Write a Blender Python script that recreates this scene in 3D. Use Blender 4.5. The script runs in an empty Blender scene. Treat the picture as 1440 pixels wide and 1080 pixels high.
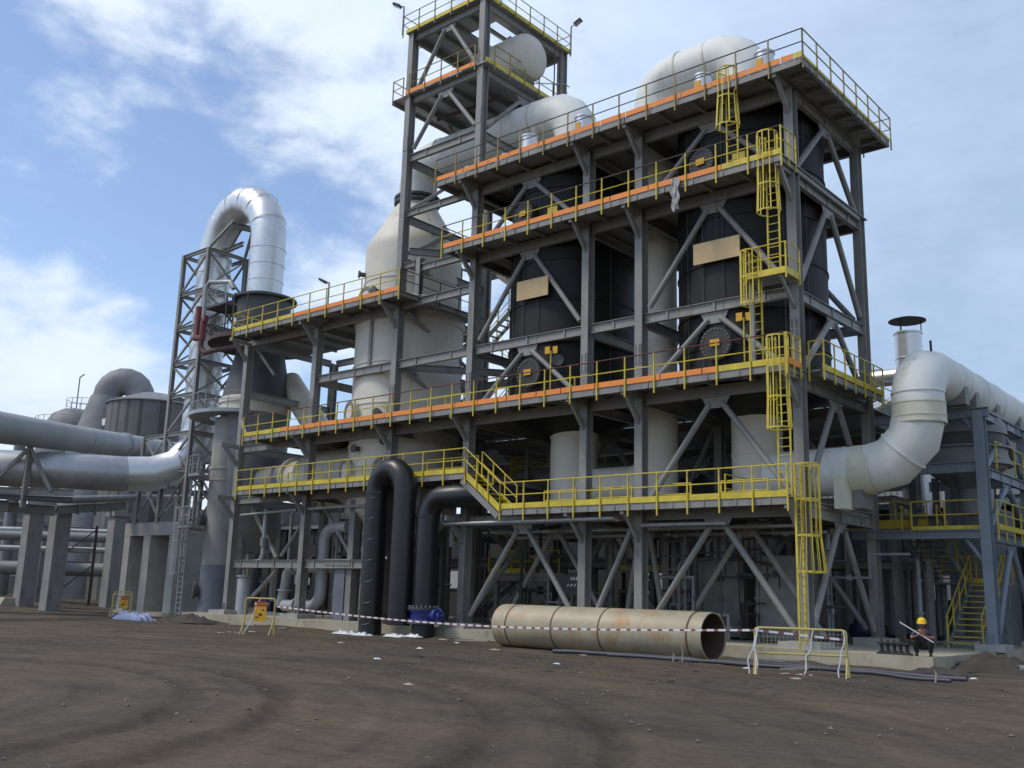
import bpy, math, random
from mathutils import Vector, Matrix, noise
random.seed(7)
scn = bpy.context.scene
COL = scn.collection
R = math.radians
V = Vector

# ------------------------------------------------------------------ camera
YAW, PITCH, ROLL = R(40.772), R(12.021), R(1.635)
CAM = V((15.06, -32.91, 1.98))
fw = V((-math.sin(YAW)*math.cos(PITCH), math.cos(YAW)*math.cos(PITCH), math.sin(PITCH)))
rt = V((math.cos(YAW), math.sin(YAW), 0)); up = rt.cross(fw)
r2 = rt*math.cos(ROLL) + up*math.sin(ROLL); u2 = up*math.cos(ROLL) - rt*math.sin(ROLL)
cd = bpy.data.cameras.new('camera'); cam = bpy.data.objects.new('camera', cd); COL.objects.link(cam)
m = Matrix((r2, u2, -fw)).transposed().to_4x4(); m.translation = CAM; cam.matrix_world = m
cd.sensor_width = 36; cd.lens = 1388.3/1440*36; cd.clip_start = .1; cd.clip_end = 3000
scn.camera = cam
scn.render.resolution_x = 1024; scn.render.resolution_y = 768

# ------------------------------------------------------------------ sun
SUN = V((-.55, -.62, 1.08)).normalized()         # direction towards the sun
sl = bpy.data.lights.new('sun', 'SUN'); sl.energy = 2.0; sl.angle = R(14); sl.color = (1, .92, .80)
so = bpy.data.objects.new('sun', sl); COL.objects.link(so)
so.rotation_euler = SUN.to_track_quat('Z', 'Y').to_euler()

# ------------------------------------------------------------------ sky
w = bpy.data.worlds.new('World'); scn.world = w; w.use_nodes = True
nt = w.node_tree; N = nt.nodes; L = nt.links; N.clear()
def node(nt, t, **k):
    n = nt.nodes.new(t)
    for a, b in k.items(): setattr(n, a, b)
    return n
out = node(nt, 'ShaderNodeOutputWorld'); bg = node(nt, 'ShaderNodeBackground'); bg.inputs[1].default_value = .14
L.new(bg.outputs[0], out.inputs[0])
sky = node(nt, 'ShaderNodeTexSky', sky_type='NISHITA', sun_disc=False)
sky.sun_elevation = math.asin(SUN.z); sky.sun_rotation = math.atan2(SUN.x, SUN.y)
sky.air_density = 1.0; sky.dust_density = .6; sky.ozone_density = 1.6
tc = node(nt, 'ShaderNodeTexCoord')
def wmath(op, a, b=None, clamp=False):
    n = node(nt, 'ShaderNodeMath', operation=op, use_clamp=clamp)
    for i, v in enumerate((a, b)):
        if v is None: continue
        if hasattr(v, 'links'): L.new(v, n.inputs[i])
        else: n.inputs[i].default_value = v
    return n.outputs[0]
def pixdir(px, py):
    d = fw*1388.3 + r2*(px-720) + u2*(540-py); return d.normalized()
def blob(px, py, rad, wt):                      # a soft patch of sky round one compass direction
    d = pixdir(px, py)
    n = node(nt, 'ShaderNodeVectorMath', operation='DOT_PRODUCT'); L.new(tc.outputs['Generated'], n.inputs[0]); n.inputs[1].default_value = d
    mr = node(nt, 'ShaderNodeMapRange', interpolation_type='SMOOTHSTEP')
    L.new(n.outputs['Value'], mr.inputs[0]); mr.inputs[1].default_value = math.cos(R(rad)); mr.inputs[2].default_value = 1
    mr.inputs[3].default_value = 0; mr.inputs[4].default_value = wt
    return mr.outputs[0]
def fbm(scale, detail, rough, squash, dist=0., off=(0, 0, 0)):
    mp = node(nt, 'ShaderNodeMapping'); mp.inputs['Scale'].default_value = squash; mp.inputs['Location'].default_value = off
    L.new(tc.outputs['Generated'], mp.inputs[0])
    n = node(nt, 'ShaderNodeTexNoise'); n.inputs['Scale'].default_value = scale; n.inputs['Detail'].default_value = detail
    n.inputs['Roughness'].default_value = rough; n.inputs['Distortion'].default_value = dist
    L.new(mp.outputs[0], n.inputs[0]); return n.outputs[0]
n1 = fbm(5.0, 7, .52, (1, 1, 2.2), .3, (.3, .1, 0)); n2 = fbm(17, 6, .6, (1, 1, 1.8), .2)
acc = wmath('ADD', wmath('MULTIPLY', wmath('SUBTRACT', n1, .5), 1.9), wmath('MULTIPLY', wmath('SUBTRACT', n2, .5), .8))
acc = wmath('ADD', acc, .44)
sxyz = node(nt, 'ShaderNodeSeparateXYZ'); L.new(tc.outputs['Generated'], sxyz.inputs[0])
hz = node(nt, 'ShaderNodeMapRange', interpolation_type='SMOOTHSTEP'); L.new(sxyz.outputs[2], hz.inputs[0]); hz.inputs[1].default_value = .2; hz.inputs[2].default_value = .02; hz.inputs[4].default_value = .6
acc = wmath('ADD', acc, hz.outputs[0])
for b in ((230, 190, 16, -.72), (120, 420, 8, -.12), (20, 260, 5, -.1), (280, 25, 11, .62), (70, 40, 7, .38), (480, 320, 10, .46),
          (70, 325, 8, .52), (160, 470, 6, .2), (520, 60, 9, .32), (40, 560, 9, .35),
          (1250, 350, 32, .5), (860, 60, 14, .25)):
    acc = wmath('ADD', acc, blob(*b))
cr = node(nt, 'ShaderNodeMapRange', interpolation_type='SMOOTHSTEP'); L.new(acc, cr.inputs[0])
cr.inputs[1].default_value = .2; cr.inputs[2].default_value = .84; cr.inputs[3].default_value = .06; cr.inputs[4].default_value = .93
# cloud colour: bright white at the upper left, thinner and greyer blue to the right
lum = wmath('ADD', wmath('MULTIPLY', n2, 1.3), wmath('ADD', wmath('MULTIPLY', n1, 2.2), 4.4))
lum = wmath('ADD', lum, blob(330, 40, 40, 1.3)); lum = wmath('ADD', lum, blob(1350, 420, 30, -1.2))
cc = node(nt, 'ShaderNodeCombineColor')
L.new(wmath('ADD', wmath('MULTIPLY', lum, .87), blob(1350, 380, 40, -.85)), cc.inputs[0]); L.new(wmath('ADD', wmath('MULTIPLY', lum, .97), blob(1350, 380, 40, -.3)), cc.inputs[1]); L.new(wmath('ADD', wmath('MULTIPLY', lum, 1.1), blob(1350, 380, 40, .75)), cc.inputs[2])
sk = node(nt, 'ShaderNodeMix', data_type='RGBA', blend_type='MULTIPLY'); sk.inputs[0].default_value = 1
L.new(sky.outputs[0], sk.inputs[6]); sk.inputs[7].default_value = (1.22, 1.25, 1.33, 1)
mx = node(nt, 'ShaderNodeMix', data_type='RGBA'); L.new(cr.outputs[0], mx.inputs[0]); L.new(sk.outputs[2], mx.inputs[6]); L.new(cc.outputs[0], mx.inputs[7])
L.new(mx.outputs[2], bg.inputs[0])
vs = scn.view_settings; scn.display_settings.display_device = 'sRGB'
vs.view_transform = 'Standard'; vs.look = 'None'; vs.exposure = -.06; vs.gamma = 1; vs.use_curve_mapping = False

# ------------------------------------------------------------------ materials
def mat(name, col, rough=.6, metal=0., var=.18, scale=.9, col2=None, amt=.0, bump=.0, streak=0., spec=None):
    """painted / cast surface: broad tone variation, an optional second colour in patches, vertical streaks, fine bump"""
    mt = bpy.data.materials.new(name); mt.use_nodes = True; t = mt.node_tree; b = t.nodes['Principled BSDF']
    b.inputs['Roughness'].default_value = rough; b.inputs['Metallic'].default_value = metal
    if spec is not None: b.inputs['Specular IOR Level'].default_value = spec
    c = node(t, 'ShaderNodeTexCoord')
    n = node(t, 'ShaderNodeTexNoise'); n.inputs['Scale'].default_value = scale; n.inputs['Detail'].default_value = 7; n.inputs['Roughness'].default_value = .62
    t.links.new(c.outputs['Object'], n.inputs[0])
    mr = node(t, 'ShaderNodeMapRange'); t.links.new(n.outputs[0], mr.inputs[0]); mr.inputs[1].default_value = .3; mr.inputs[2].default_value = .7
    mr.inputs[3].default_value = 1-var; mr.inputs[4].default_value = 1+var
    x = node(t, 'ShaderNodeMix', data_type='RGBA', blend_type='MULTIPLY'); x.inputs[0].default_value = 1
    x.inputs[6].default_value = (*col, 1); t.links.new(mr.outputs[0], x.inputs[7]); res = x.outputs[2]
    if col2:
        n2 = node(t, 'ShaderNodeTexNoise'); n2.inputs['Scale'].default_value = scale*1.7; n2.inputs['Detail'].default_value = 9; n2.inputs['Roughness'].default_value = .7
        mp = node(t, 'ShaderNodeMapping'); mp.inputs['Location'].default_value = (7, 3, 1)
        if streak: mp.inputs['Scale'].default_value = (1, 1, 1-streak)
        t.links.new(c.outputs['Object'], mp.inputs[0]); t.links.new(mp.outputs[0], n2.inputs[0])
        m2 = node(t, 'ShaderNodeMapRange', interpolation_type='SMOOTHSTEP'); t.links.new(n2.outputs[0], m2.inputs[0])
        m2.inputs[1].default_value = .62-amt*.3; m2.inputs[2].default_value = .82-amt*.3; m2.inputs[4].default_value = .9
        y = node(t, 'ShaderNodeMix', data_type='RGBA'); t.links.new(m2.outputs[0], y.inputs[0]); t.links.new(res, y.inputs[6]); y.inputs[7].default_value = (*col2, 1); res = y.outputs[2]
    t.links.new(res, b.inputs['Base Color'])
    r = node(t, 'ShaderNodeMapRange'); t.links.new(n.outputs[0], r.inputs[0]); r.inputs[3].default_value = max(.05, rough-.12); r.inputs[4].default_value = min(1, rough+.12)
    t.links.new(r.outputs[0], b.inputs['Roughness'])
    if bump:
        n3 = node(t, 'ShaderNodeTexNoise'); n3.inputs['Scale'].default_value = scale*9; n3.inputs['Detail'].default_value = 6
        t.links.new(c.outputs['Object'], n3.inputs[0])
        bp = node(t, 'ShaderNodeBump'); bp.inputs['Strength'].default_value = bump; bp.inputs['Distance'].default_value = .03
        t.links.new(n3.outputs[0], bp.inputs['Height']); t.links.new(bp.outputs[0], b.inputs['Normal'])
    return mt
def bands(mt, axis, period, depth, width=.03):
    """dark fine seam lines across one axis of the object: panel joints of cladding"""
    t = mt.node_tree; b = t.nodes['Principled BSDF']; src = b.inputs['Base Color'].links[0].from_socket
    c = node(t, 'ShaderNodeTexCoord'); s = node(t, 'ShaderNodeSeparateXYZ'); t.links.new(c.outputs['Object'], s.inputs[0])
    f = node(t, 'ShaderNodeMath', operation='PINGPONG'); t.links.new(s.outputs[axis], f.inputs[0]); f.inputs[1].default_value = period/2
    g = node(t, 'ShaderNodeMath', operation='LESS_THAN'); t.links.new(f.outputs[0], g.inputs[0]); g.inputs[1].default_value = width
    h = node(t, 'ShaderNodeMath', operation='MULTIPLY'); t.links.new(g.outputs[0], h.inputs[0]); h.inputs[1].default_value = depth
    x = node(t, 'ShaderNodeMix', data_type='RGBA'); t.links.new(h.outputs[0], x.inputs[0]); t.links.new(src, x.inputs[6]); x.inputs[7].default_value = (.03, .03, .03, 1)
    t.links.new(x.outputs[2], b.inputs['Base Color']); return mt
M = {}
M['steel'] = mat('grey_painted_steel', (.255, .25, .232), .5, 0, .16, .7, (.15, .132, .108), .32, .02, .75)
M['bsteel'] = mat('blue_grey_painted_steel', (.20, .235, .27), .5, 0, .14, .8, (.13, .14, .15), .2)
M['galv'] = mat('galvanised_steel', (.34, .35, .35), .45, .35, .2, 1.5)
M['yellow'] = mat('yellow_paint', (.63, .495, .045), .5, 0, .2, 1.6, (.30, .21, .06), .34, 0, .5)
M['dullyellow'] = mat('faded_yellow_paint', (.50, .42, .13), .55, 0, .2, 1.6, (.40, .38, .26), .4)
M['dkblue'] = mat('dark_blue_paint', (.02, .028, .085), .5, 0, .25, 2)
M['orange'] = mat('orange_board', (.88, .29, .06), .65, 0, .1, 1.1, (.66, .27, .10), .15)
M['dkrail'] = mat('brown_oxide_rail', (.075, .055, .04), .55, 0, .3, 2)
M['olive'] = mat('browned_yellow_paint', (.30, .235, .06), .55, 0, .25, 1.3, (.16, .12, .06), .3)
M['maroon'] = mat('maroon_rail', (.12, .03, .03), .5, 0, .3, 2)
M['black'] = mat('black_rubber_lined_shell', (.017, .0165, .016), .55, 0, .4, .5, (.034, .032, .029), .36, .03, .8, .3)
M['blackpipe'] = mat('black_plastic_pipe', (.017, .018, .02), .36, 0, .3, .8, (.05, .05, .05), .15, .02, .6)
M['beige'] = mat('off_white_vessel_shell', (.65, .615, .52), .55, 0, .1, .6, (.42, .385, .32), .26, .03, .75)
M['white'] = mat('white_pipe_insulation', (.74, .75, .705), .6, 0, .07, .5, (.50, .52, .46), .34, .05, .5)
M['shadebeige'] = mat('shaded_beige_shell', (.30, .29, .26), .6, 0, .14, .7, (.20, .19, .165), .3, .03, .75)  # darkened beige, the shade on the slim vessel is put into its colour
M['conc2'] = mat('dark_weathered_concrete', (.26, .258, .25), .88, 0, .18, .8, (.13, .13, .125), .35, .15, .8)
M['cream'] = mat('cream_foam_joint', (.66, .65, .51), .75, 0, .14, 1.5, (.55, .53, .39), .3, .2)
M['silver'] = mat('aluminium_cladding', (.68, .69, .69), .42, .85, .08, 1.2, (.52, .53, .54), .2, .02)
M['dsilver'] = mat('weathered_aluminium_cladding', (.47, .48, .49), .48, .7, .15, .8, (.28, .29, .30), .3, .03, .6)
M['gpipe'] = mat('pale_grey_pipe_paint', (.37, .385, .39), .5, .1, .14, .6, (.25, .27, .28), .25, 0, .5)
M['conc'] = mat('grey_concrete', (.37, .365, .335), .85, 0, .15, .8, (.24, .235, .215), .3, .15, .8)
M['plinth'] = mat('stained_plinth_concrete', (.40, .36, .265), .85, 0, .16, .7, (.26, .22, .15), .35, .15, .6)
M['dgrey'] = mat('dark_grey_equipment', (.075, .078, .08), .6, 0, .25, 1)
M['mgrey'] = mat('mid_grey_equipment', (.22, .225, .225), .6, 0, .2, .8, (.14, .14, .14), .3)
M['lgrey'] = mat('pale_grey_panel', (.20, .20, .185), .6, 0, .16, .8, (.33, .33, .31), .25, 0, .7)
M['bluepanel'] = mat('blue_grey_panel', (.13, .15, .175), .55, 0, .15, 1)
M['blue'] = mat('blue_valve_paint', (.016, .03, .18), .42, 0, .2, 2)
M['red'] = mat('red_paint', (.19, .05, .045), .55, 0, .25, 2)
M['oxide'] = mat('red_oxide_primer', (.085, .042, .036), .65, 0, .25, 1)
M['wood'] = mat('plywood', (.58, .43, .235), .8, 0, .12, 1.5, (.46, .33, .17), .3, .1)
M['timber'] = mat('weathered_timber', (.36, .32, .26), .85, 0, .15, 2)
M['iron'] = mat('dark_iron', (.045, .04, .036), .6, .2, .3, 3)
M['signy'] = mat('sign_orange_yellow', (.66, .34, .02), .5, 0, .1, 2)
M['signr'] = mat('sign_red_header', (.35, .06, .015), .5, 0, .06, 2)
M['ink'] = mat('sign_black_ink', (.03, .02, .02), .6, 0, .05, 2)
M['whitep'] = mat('white_paint', (.78, .78, .76), .5, 0, .06, 2)
M['darkwall'] = mat('shade_dark_wall', (.032, .033, .034), .8, 0, .3, .6)  # near black colour stands in for the shade behind the frame
M['plastic'] = mat('white_plastic_sheet', (.66, .67, .68), .45, 0, .08, 3)
M['tarp'] = mat('pale_blue_tarpaulin', (.22, .26, .42), .5, 0, .16, 1.8, (.30, .33, .46), .3, .3)
M['cloth'] = mat('pale_grey_cloth', (.44, .44, .41), .9, 0, .2, 3)
M['hose'] = mat('dark_blue_grey_hose', (.05, .053, .07), .5, 0, .25, 2)
M['skin'] = mat('skin', (.28, .13, .085), .55, 0, .08, 5)
M['shirt'] = mat('dark_purple_shirt', (.055, .04, .075), .85, 0, .2, 4)
M['trouser'] = mat('dark_green_trousers', (.022, .03, .024), .9, 0, .25, 4)
M['boot'] = mat('black_boot_leather', (.015, .014, .013), .5, 0, .2, 4)
M['helmet'] = mat('yellow_helmet', (.85, .55, .01), .35, 0, .04, 3)
M['glass'] = mat('lamp_glass', (.5, .52, .55), .2, 0, .05, 3)
M['mesh'] = mat('wire_mesh', (.42, .40, .26), .6, 0, .2, 4)
M['ribbed'] = bands(mat('dark_ribbed_cladding', (.16, .155, .145), .55, .1, .18, 1), 0, .9, .6, .12)
M['clad'] = bands(mat('white_corrugated_cladding', (.48, .49, .50), .5, .1, .1, 1), 0, .32, .45, .05)

def ground_mat():
    mt = bpy.data.materials.new('damp_earth_shaded_ruts'); mt.use_nodes = True; t = mt.node_tree; b = t.nodes['Principled BSDF']; l = t.links
    c = node(t, 'ShaderNodeTexCoord')
    def nz(sc, det, ro, off=(0, 0, 0), st=(1, 1, 1), di=0):
        mp = node(t, 'ShaderNodeMapping'); mp.inputs['Location'].default_value = off; mp.inputs['Scale'].default_value = st
        l.new(c.outputs['Object'], mp.inputs[0]); n = node(t, 'ShaderNodeTexNoise')
        n.inputs['Scale'].default_value = sc; n.inputs['Detail'].default_value = det; n.inputs['Roughness'].default_value = ro; n.inputs['Distortion'].default_value = di
        l.new(mp.outputs[0], n.inputs[0]); return n.outputs[0]
    def ramp(s, stops):
        r = node(t, 'ShaderNodeValToRGB'); l.new(s, r.inputs[0]); e = r.color_ramp.elements
        e[0].position, e[0].color = stops[0][0], (*stops[0][1], 1); e[1].position, e[1].color = stops[-1][0], (*stops[-1][1], 1)
        for p, cl in stops[1:-1]: x = e.new(p); x.color = (*cl, 1)
        return r.outputs[0]
    sx = node(t, 'ShaderNodeSeparateXYZ'); l.new(c.outputs['Object'], sx.inputs[0])
    def mm(op, a_, b_=None):
        q = node(t, 'ShaderNodeMath', operation=op)
        for i_, v_ in enumerate((a_, b_)):
            if v_ is None: continue
            if hasattr(v_, 'links'): l.new(v_, q.inputs[i_])
            else: q.inputs[i_].default_value = v_
        return q.outputs[0]
    ux, uy = mm('ADD', sx.outputs[0], 8.), mm('ADD', sx.outputs[1], 32.)
    rad = mm('SQRT', mm('ADD', mm('MULTIPLY', ux, ux), mm('MULTIPLY', uy, uy))); an = mm('ARCTAN2', uy, ux)
    cv = node(t, 'ShaderNodeCombineXYZ'); l.new(mm('MULTIPLY', rad, .75), cv.inputs[0]); l.new(mm('MULTIPLY', an, .7), cv.inputs[1])
    tn = node(t, 'ShaderNodeTexNoise'); tn.inputs['Scale'].default_value = 1.6; tn.inputs['Detail'].default_value = 7; tn.inputs['Roughness'].default_value = .62; l.new(cv.outputs[0], tn.inputs[0])
    trk = ramp(tn.outputs[0], [(.33, (.70, .70, .71)), (.5, (1, 1, 1)), (.68, (1.2, 1.18, 1.15))])
    a = ramp(nz(.13, 8, .62, (3, 1, 0), (1, 1.5, 1), .6), [(.30, (.072, .057, .042)), (.47, (.100, .080, .058)), (.60, (.124, .093, .062)), (.75, (.127, .108, .084))])
    f = ramp(nz(5, 9, .75), [(.3, (.7, .7, .7)), (.5, (.98, .98, .98)), (.72, (1.25, 1.24, 1.2))])
    k = ramp(nz(.55, 9, .72, (9, 4, 0), (.55, 1.7, 1), .8), [(.34, (.66, .66, .67)), (.50, (1, 1, 1)), (.75, (1.12, 1.11, 1.07))])
    x = node(t, 'ShaderNodeMix', data_type='RGBA', blend_type='MULTIPLY'); x.inputs[0].default_value = 1; l.new(a, x.inputs[6]); l.new(f, x.inputs[7])
    y = node(t, 'ShaderNodeMix', data_type='RGBA', blend_type='MULTIPLY'); y.inputs[0].default_value = 1; l.new(x.outputs[2], y.inputs[6]); l.new(k, y.inputs[7])
    v = node(t, 'ShaderNodeTexVoronoi'); v.inputs['Scale'].default_value = 2.3; l.new(c.outputs['Object'], v.inputs[0])
    vr = ramp(v.outputs['Distance'], [(.035, (1, 1, 1)), (.055, (0, 0, 0))])
    z = node(t, 'ShaderNodeMix', data_type='RGBA'); l.new(vr, z.inputs[0]); tk = node(t, 'ShaderNodeMix', data_type='RGBA', blend_type='MULTIPLY'); tk.inputs[0].default_value = 1; l.new(y.outputs[2], tk.inputs[6]); rsum = None
    for r_ in (11.6, 13.2, 16.8, 18.5):  # compacted ruts darkened in colour, standing in for shade their relief lacks
        dd = mm('ABSOLUTE', mm('SUBTRACT', mm('ADD', rad, mm('MULTIPLY', mm('SUBTRACT', nz(.9, 4, .6), .5), .5)), r_))
        q_ = node(t, 'ShaderNodeMapRange', interpolation_type='SMOOTHSTEP'); l.new(dd, q_.inputs[0]); q_.inputs[1].default_value = .14; q_.inputs[2].default_value = .42; q_.inputs[3].default_value = .34; q_.inputs[4].default_value = 0
        rsum = q_.outputs[0] if rsum is None else mm('MAXIMUM', rsum, q_.outputs[0])
    rsum = mm('MULTIPLY', rsum, mm('MULTIPLY', nz(.35, 4, .6, (2, 8, 0)), 1.7))
    rk = node(t, 'ShaderNodeMix', data_type='RGBA'); l.new(rsum, rk.inputs[0]); l.new(trk, rk.inputs[6]); rk.inputs[7].default_value = (.12, .115, .11, 1)
    l.new(rk.outputs[2], tk.inputs[7]); l.new(tk.outputs[2], z.inputs[6]); z.inputs[7].default_value = (.17, .16, .145, 1)
    l.new(z.outputs[2], b.inputs['Base Color']); b.inputs['Roughness'].default_value = .88; b.inputs['Specular IOR Level'].default_value = .25
    bp = node(t, 'ShaderNodeBump'); bp.inputs['Strength'].default_value = .8; bp.inputs['Distance'].default_value = .06; l.new(nz(3.2, 10, .72), bp.inputs['Height'])
    l.new(bp.outputs[0], b.inputs['Normal']); return mt
M['earth'] = ground_mat()
M['dirt'] = mat('loose_dark_soil', (.06, .052, .043), .95, 0, .3, 3, (.035, .03, .026), .3, .6)
def rust_mat():
    mt = mat('weathered_stainless_pipe', (.385, .335, .235), .55, .08, .22, .7, (.40, .22, .075), .42, .04, .3)
    return mt
M['rustpipe'] = rust_mat()
M['rustseam'] = mat('rusty_weld_seam', (.15, .085, .045), .7, 0, .25, 3)
M['bore'] = mat('rusty_pipe_inside', (.10, .06, .045), .8, 0, .3, 1)
def tape_mat():
    mt = bpy.data.materials.new('red_white_barrier_tape'); mt.use_nodes = True; t = mt.node_tree; b = t.nodes['Principled BSDF']
    c = node(t, 'ShaderNodeTexCoord'); s = node(t, 'ShaderNodeSeparateXYZ'); t.links.new(c.outputs['Object'], s.inputs[0])
    f = node(t, 'ShaderNodeMath', operation='PINGPONG'); t.links.new(s.outputs[0], f.inputs[0]); f.inputs[1].default_value = .19
    g = node(t, 'ShaderNodeMath', operation='LESS_THAN'); t.links.new(f.outputs[0], g.inputs[0]); g.inputs[1].default_value = .075
    x = node(t, 'ShaderNodeMix', data_type='RGBA'); t.links.new(g.outputs[0], x.inputs[0]); x.inputs[6].default_value = (.74, .74, .74, 1); x.inputs[7].default_value = (.26, .09, .09, 1)
    t.links.new(x.outputs[2], b.inputs['Base Color']); b.inputs['Roughness'].default_value = .4; return mt
M['tape'] = tape_mat()

# ------------------------------------------------------------------ mesh helpers
class MB:
    def __init__(s): s.v = []; s.f = []
    def add(s, vs, fs):
        o = len(s.v); s.v += [tuple(p) for p in vs]; s.f += [[i+o for i in f] for f in fs]; return s
    def box(s, x0, y0, z0, x1, y1, z1):
        return s.add([(x0, y0, z0), (x1, y0, z0), (x1, y1, z0), (x0, y1, z0), (x0, y0, z1), (x1, y0, z1), (x1, y1, z1), (x0, y1, z1)],
                     [(0, 3, 2, 1), (4, 5, 6, 7), (0, 1, 5, 4), (1, 2, 6, 5), (2, 3, 7, 6), (3, 0, 4, 7)])
    def prism(s, p0, p1, poly, upv=(0, 0, 1)):
        p0 = V(p0); p1 = V(p1); d = (p1-p0).normalized(); a = d.cross(V(upv)).normalized(); u = a.cross(d); n = len(poly)
        vs = [p0+a*x+u*y for x, y in poly] + [p1+a*x+u*y for x, y in poly]
        return s.add(vs, [[(i+1) % n, i, n+i, n+(i+1) % n] for i in range(n)] + [list(range(n)), list(range(2*n-1, n-1, -1))])
    def bar(s, p0, p1, wd, h, upv=(0, 0, 1)):
        a, b = wd/2, h/2; return s.prism(p0, p1, [(-a, -b), (a, -b), (a, b), (-a, b)], upv)
    def ibeam(s, p0, p1, wd, h, tf=.03, tw=.024, upv=(0, 0, 1)):
        a, b, c = wd/2, h/2, tw/2
        return s.prism(p0, p1, [(-a, -b), (a, -b), (a, -b+tf), (c, -b+tf), (c, b-tf), (a, b-tf), (a, b), (-a, b), (-a, b-tf), (-c, b-tf), (-c, -b+tf), (-a, -b+tf)], upv)
    def tube(s, pts, r, n=12, caps=True):
        pts = [V(p) for p in pts]; k = len(pts); rs = r if isinstance(r, (list, tuple)) else [r]*k
        d0 = (pts[1]-pts[0]).normalized(); a = d0.orthogonal().normalized(); vs = []; prev = d0
        for i in range(k):
            if i == 0: d = d0; dd = d0; sc = 1
            elif i == k-1: d = (pts[i]-pts[i-1]).normalized(); dd = d; sc = 1
            else:
                da = (pts[i]-pts[i-1]).normalized(); db = (pts[i+1]-pts[i]).normalized(); d = (da+db).normalized(); dd = db
            a = (prev.rotation_difference(d) @ a); a = (a-d*a.dot(d)).normalized(); prev = d; b = d.cross(a)
            st = None
            if 0 < i < k-1:
                ax = da.cross(db)
                cosb = math.sqrt(max(.15, (1+da.dot(db))/2)); st = (1/cosb)
                if ax.length > 1e-4: sv = d.cross(ax.normalized())
                else: st = None
            for j in range(n):
                t = 2*math.pi*j/n; o = a*math.cos(t)*rs[i]+b*math.sin(t)*rs[i]
                if st: o = o + sv*(o.dot(sv))*(st-1)
                vs.append(pts[i]+o)
        fs = [[i*n+j, i*n+(j+1) % n, (i+1)*n+(j+1) % n, (i+1)*n+j] for i in range(k-1) for j in range(n)]
        if caps: fs += [list(range(n-1, -1, -1)), list(range((k-1)*n, k*n))]
        return s.add(vs, fs)
    def lathe(s, c, prof, n=32, axis=(0, 0, 1), caps=True):
        ax = V(axis).normalized(); q = V((0, 0, 1)).rotation_difference(ax); c = V(c); vs = []
        for r, z in prof:
            for j in range(n):
                t = 2*math.pi*j/n; vs.append(c+q @ V((r*math.cos(t), r*math.sin(t), z)))
        k = len(prof); fs = [[i*n+j, i*n+(j+1) % n, (i+1)*n+(j+1) % n, (i+1)*n+j] for i in range(k-1) for j in range(n)]
        if caps:
            if prof[0][0] > .001: fs.append(list(range(n-1, -1, -1)))
            if prof[-1][0] > .001: fs.append(list(range((k-1)*n, k*n)))
        return s.add(vs, fs)
    def ring(s, c, r0, r1, z0, z1, n=40, a0=0, a1=360, axis=(0, 0, 1)):
        ax = V(axis).normalized(); q = V((0, 0, 1)).rotation_difference(ax); c = V(c); full = abs(a1-a0) >= 359.9; k = n if full else n+1; vs = []
        for j in range(k):
            t = R(a0+(a1-a0)*j/n)
            for r, z in ((r0, z0), (r1, z0), (r1, z1), (r0, z1)): vs.append(c+q @ V((r*math.cos(t), r*math.sin(t), z)))
        fs = []
        for j in range(n):
            i = j*4; e = ((j+1) % k)*4
            for a in range(4): b = (a+1) % 4; fs.append([i+a, e+a, e+b, i+b])
        if not full: fs += [[0, 1, 2, 3], [(k-1)*4+3, (k-1)*4+2, (k-1)*4+1, (k-1)*4]]
        return s.add(vs, fs)
    def mesh(s, name, mtl, inv=None, ang=38):
        me = bpy.data.meshes.new(name); vs = s.v if inv is None else [inv @ V(p) for p in s.v]
        me.from_pydata(vs, [], s.f); me.validate(); me.shade_smooth(); me.set_sharp_from_angle(angle=R(ang))
        me.materials.append(M[mtl] if isinstance(mtl, str) else mtl); return me
    def build(s, name, mtl, parent=None, label=None, local=False):
        me = s.mesh(name, mtl, None if (local or parent is None) else INV[parent.name])
        return link(name, me, parent, label)
INV = {}
def link(name, me, parent=None, label=None, loc=None, rot=None):
    o = bpy.data.objects.new(name, me); COL.objects.link(o)
    if parent is not None: o.parent = parent; INV[o.name] = INV[parent.name]
    if loc is not None: o.location = (INV[parent.name] @ V(loc)) if parent is not None else loc
    if rot is not None: o.rotation_euler = rot
    if label: o['label'] = label
    return o
def tag(o, label, cat, group=None):
    o['label'] = label; o['category'] = cat
    if group: o['group'] = group
    return o
def thing(name, label, cat, loc=(0, 0, 0), rz=0., group=None):
    o = bpy.data.objects.new(name, None); COL.objects.link(o); o.empty_display_size = .3
    o.location = loc; o.rotation_euler = (0, 0, rz)
    INV[o.name] = (Matrix.Translation(loc) @ Matrix.Rotation(rz, 4, 'Z')).inverted()
    return tag(o, label, cat, group)
def solo(mb, name, mtl, label, cat, loc=(0, 0, 0), group=None):      # a thing that is one mesh, origin at its base
    me = mb.mesh(name, mtl, Matrix.Translation(loc).inverted()); o = bpy.data.objects.new(name, me); COL.objects.link(o); o.location = loc
    return tag(o, label, cat, group)
def copy_tree(o, parent=None):
    c = o.copy(); COL.objects.link(c); c.parent = parent
    for ch in [x for x in bpy.data.objects if x.parent == o]: copy_tree(ch, c)
    return c
def arc(c, r, a0, a1, ex, ey, n=10):
    c = V(c); ex = V(ex); ey = V(ey); return [c+ex*r*math.cos(R(a0+(a1-a0)*i/n))+ey*r*math.sin(R(a0+(a1-a0)*i/n)) for i in range(n+1)]
MESHES = {}
def cached(key, fn, mtl):
    if key not in MESHES: MESHES[key] = fn().mesh(key[0], mtl)
    return MESHES[key]

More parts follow.
